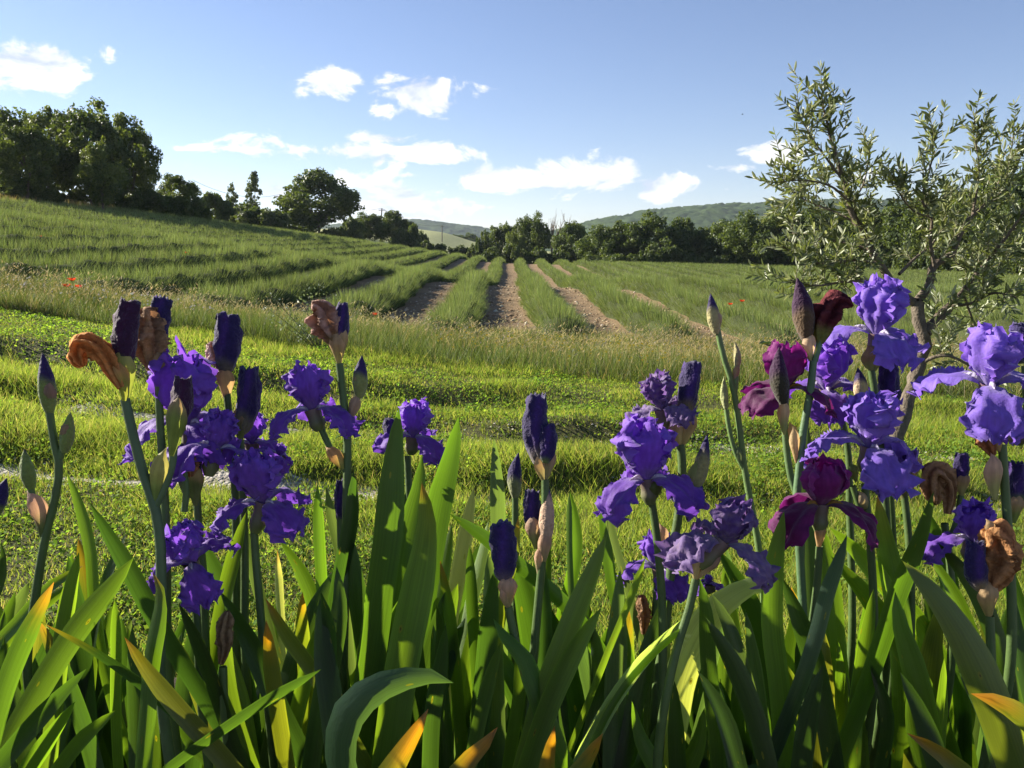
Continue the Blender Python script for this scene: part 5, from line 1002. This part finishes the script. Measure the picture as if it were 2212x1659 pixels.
for k in range(60):      # the bed goes on unseen past both ends, leaves added partly for their shadows
    bx = lr.uniform(-620, -130) if k < 42 else lr.uniform(2330, 2700); up = lr.uniform(1050, 1450); lean_ = lr.normal(0, 90)
    LEAVES.append((LF, [(bx, 1720), (bx+lean_*.3, (1720+up)/2+40), (bx+lean_*.7, up+90), (bx+lean_, up)], lr.uniform(28, 56), lr.uniform(.85, 1.30), [DG, MG, BL, LG][int(lr.choice(4))], None))
def leaf_geo(conv, pts, w, d, c, tipc, r_):
    px = [conv(*p) for p in pts]; s = .3472 if conv is not LF else 1.0
    dz = r_.uniform(-.03, .03)
    world = [P(x, y, d+dz*i/len(px)) for i, (x, y) in enumerate(px)]
    b = world[0]; dr = b-world[1]; dr = dr/np.linalg.norm(dr)       # the hidden lower part curves down to the rhizome
    gz = float(H(b[0], max(.6, b[1])))-.02; drop = max(.02, b[2]-gz); sx = np.clip(dr[0]/max(.35, -dr[2]), -.5, .5)
    mid_ = b+np.array([sx*drop*.42, .01, -drop*.5]); g0 = np.array([b[0]+sx*drop*.62, max(.6, b[1])+.015, gz]); world = [g0, mid_]+world
    nu, nv = 34, 7; C = catmull(world, nu); T_, A_, B_ = frames(C)
    seg = np.concatenate([[0], np.cumsum(np.linalg.norm(np.diff(C, axis=0), axis=1))]); t = seg/seg[-1]; rem = (seg[-1]-seg)
    W = w*s*d/IW*1.16
    tipL = min(W*3.2, seg[-1]*.45); prof = np.clip(rem/tipL, 0, 1)**.58*np.interp(t, [0, .3, .65, 1], [.72, .9, 1, 1])
    vv = np.linspace(-1, 1, nv); tw = r_.uniform(-.35, .35)+r_.uniform(-.4, .4)*t
    side = A_*np.cos(tw)[:, None]+B_*np.sin(tw)[:, None]; nrm = -A_*np.sin(tw)[:, None]+B_*np.cos(tw)[:, None]
    V = C[:, None]+side[:, None]*(prof*W/2)[:, None, None]*vv[None, :, None]+nrm[:, None]*((1-np.abs(vv)**1.6)[None]*W*.10*prof[:, None]*r_.choice([-1, 1]))[..., None]
    V = V+nrm[:, None]*(W*.03*np.sin(t*r_.uniform(8, 16)+r_.uniform(0, 6)))[:, None, None]*vv[None, :, None]
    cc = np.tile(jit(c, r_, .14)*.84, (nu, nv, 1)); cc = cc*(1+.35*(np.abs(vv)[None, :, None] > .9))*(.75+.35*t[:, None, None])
    if tipc is not None:
        f = (1-sstep(.0, 1.0, rem/(tipL*.85)+.18*np.abs(vv[None].T*0).T.sum()))[:, None, None]*np.ones((1, nv, 1)); f = np.clip(f*(1.25+.3*np.sin(vv*3+1)[None, :, None]), 0, 1); sp_ = np.clip(nz(t[:, None]*9, vv[None]*1.3, r_)*1.2-.45, 0, 1)[..., None]; cc = cc*(1-f)+np.asarray(tipc)*(1-.75*sp_)*f
        f2 = (1-sstep(0, .12, rem/tipL))[:, None, None]; cc = cc*(1-f2)+np.array([.16, .08, .03])*f2
    uv = np.stack(np.broadcast_arrays(vv[None]*.5+.5+r_.uniform(0, 40), t[:, None]*seg[-1]/.25+r_.uniform(0, 50)), -1)
    return V.reshape(-1, 3), grid_faces(nu, nv), np.clip(cc, 0, 1).reshape(-1, 3), uv.reshape(-1, 2), g0
FANL = ['iris leaf fan below the slim stem with a pointed bud', 'iris leaf fan with tall light blades leaning over the thick withered stem', 'iris leaf fan with a curved lit blade under the low compact bloom',
        'iris leaf fan with a bright lit blade below the skirt-like violet bloom', 'iris leaf fan with an orange-tipped blade and a pale dry sheath', 'iris leaf fan of the two broadest blades and the arching blue-green one',
        'iris leaf fan with yellow-tipped low blades under the pale silvery ones', 'iris leaf fan around the upright stem with the big furled bud', 'iris leaf fan with long bright blades leaning away from the big furled bud', 'iris leaf fan of thin blades below the bright violet bloom',
        'iris leaf fan with a pale striped arching blade under the dusky drooping flower', 'iris leaf fan with one tall bright blade beside the lower maroon bloom', 'iris leaf fan of crossing bright blades below the violet-blue blooms', 'iris leaf fan with the widest olive-toned blade near the brown withered head', 'iris leaf fan below the broad pale violet-blue bloom']
FANL += ['iris leaf fan ending the bed past the broad pale violet-blue bloom', 'unseen iris leaf fan past the plain dark bud, added partly for its shadows']
fans = {}
for i, (conv, pts, w, d, c, tc_) in enumerate(LEAVES):
    r_ = np.random.default_rng(3000+i)
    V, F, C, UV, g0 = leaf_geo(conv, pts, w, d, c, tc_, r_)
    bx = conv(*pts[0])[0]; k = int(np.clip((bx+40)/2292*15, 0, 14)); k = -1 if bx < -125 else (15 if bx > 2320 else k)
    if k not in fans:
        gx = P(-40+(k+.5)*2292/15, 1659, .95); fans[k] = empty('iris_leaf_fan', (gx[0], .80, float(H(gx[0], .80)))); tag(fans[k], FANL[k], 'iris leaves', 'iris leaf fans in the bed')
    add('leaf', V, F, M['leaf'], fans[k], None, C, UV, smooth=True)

# ------------------------------------------------------------------ air
hz = bpy.data.materials.new('haze'); hz.use_nodes = True; t = hz.node_tree
for n in list(t.nodes): t.nodes.remove(n)
out = nd(t, 'ShaderNodeOutputMaterial'); pv = nd(t, 'ShaderNodeVolumePrincipled'); lk(t, pv.outputs[0], out.inputs['Volume'])
pv.inputs['Color'].default_value = (.72, .82, .95, 1); pv.inputs['Density'].default_value = HAZE; pv.inputs['Anisotropy'].default_value = .2
if HAZE > 0:
    xx = (-4200, 4200); yy = (-60, 4300); zz = (-40, 230)
    V = np.array([(a, b, c) for a in xx for b in yy for c in zz], float); F = [(0, 1, 3, 2), (4, 6, 7, 5), (0, 4, 5, 1), (2, 3, 7, 6), (0, 2, 6, 4), (1, 5, 7, 3)]
    me = bpy.data.meshes.new('haze'); me.from_pydata(V.tolist(), [], F); me.materials.append(hz); o = link(bpy.data.objects.new('haze', me), None, (0, 0, 0)); tag(o, 'thin blue summer haze over the valley', 'haze', kind='stuff')
print('TRIS', sum(len(o.data.loops)-2*len(o.data.polygons) for o in bpy.data.objects if o.type == 'MESH'), 'objs', len(bpy.data.objects))
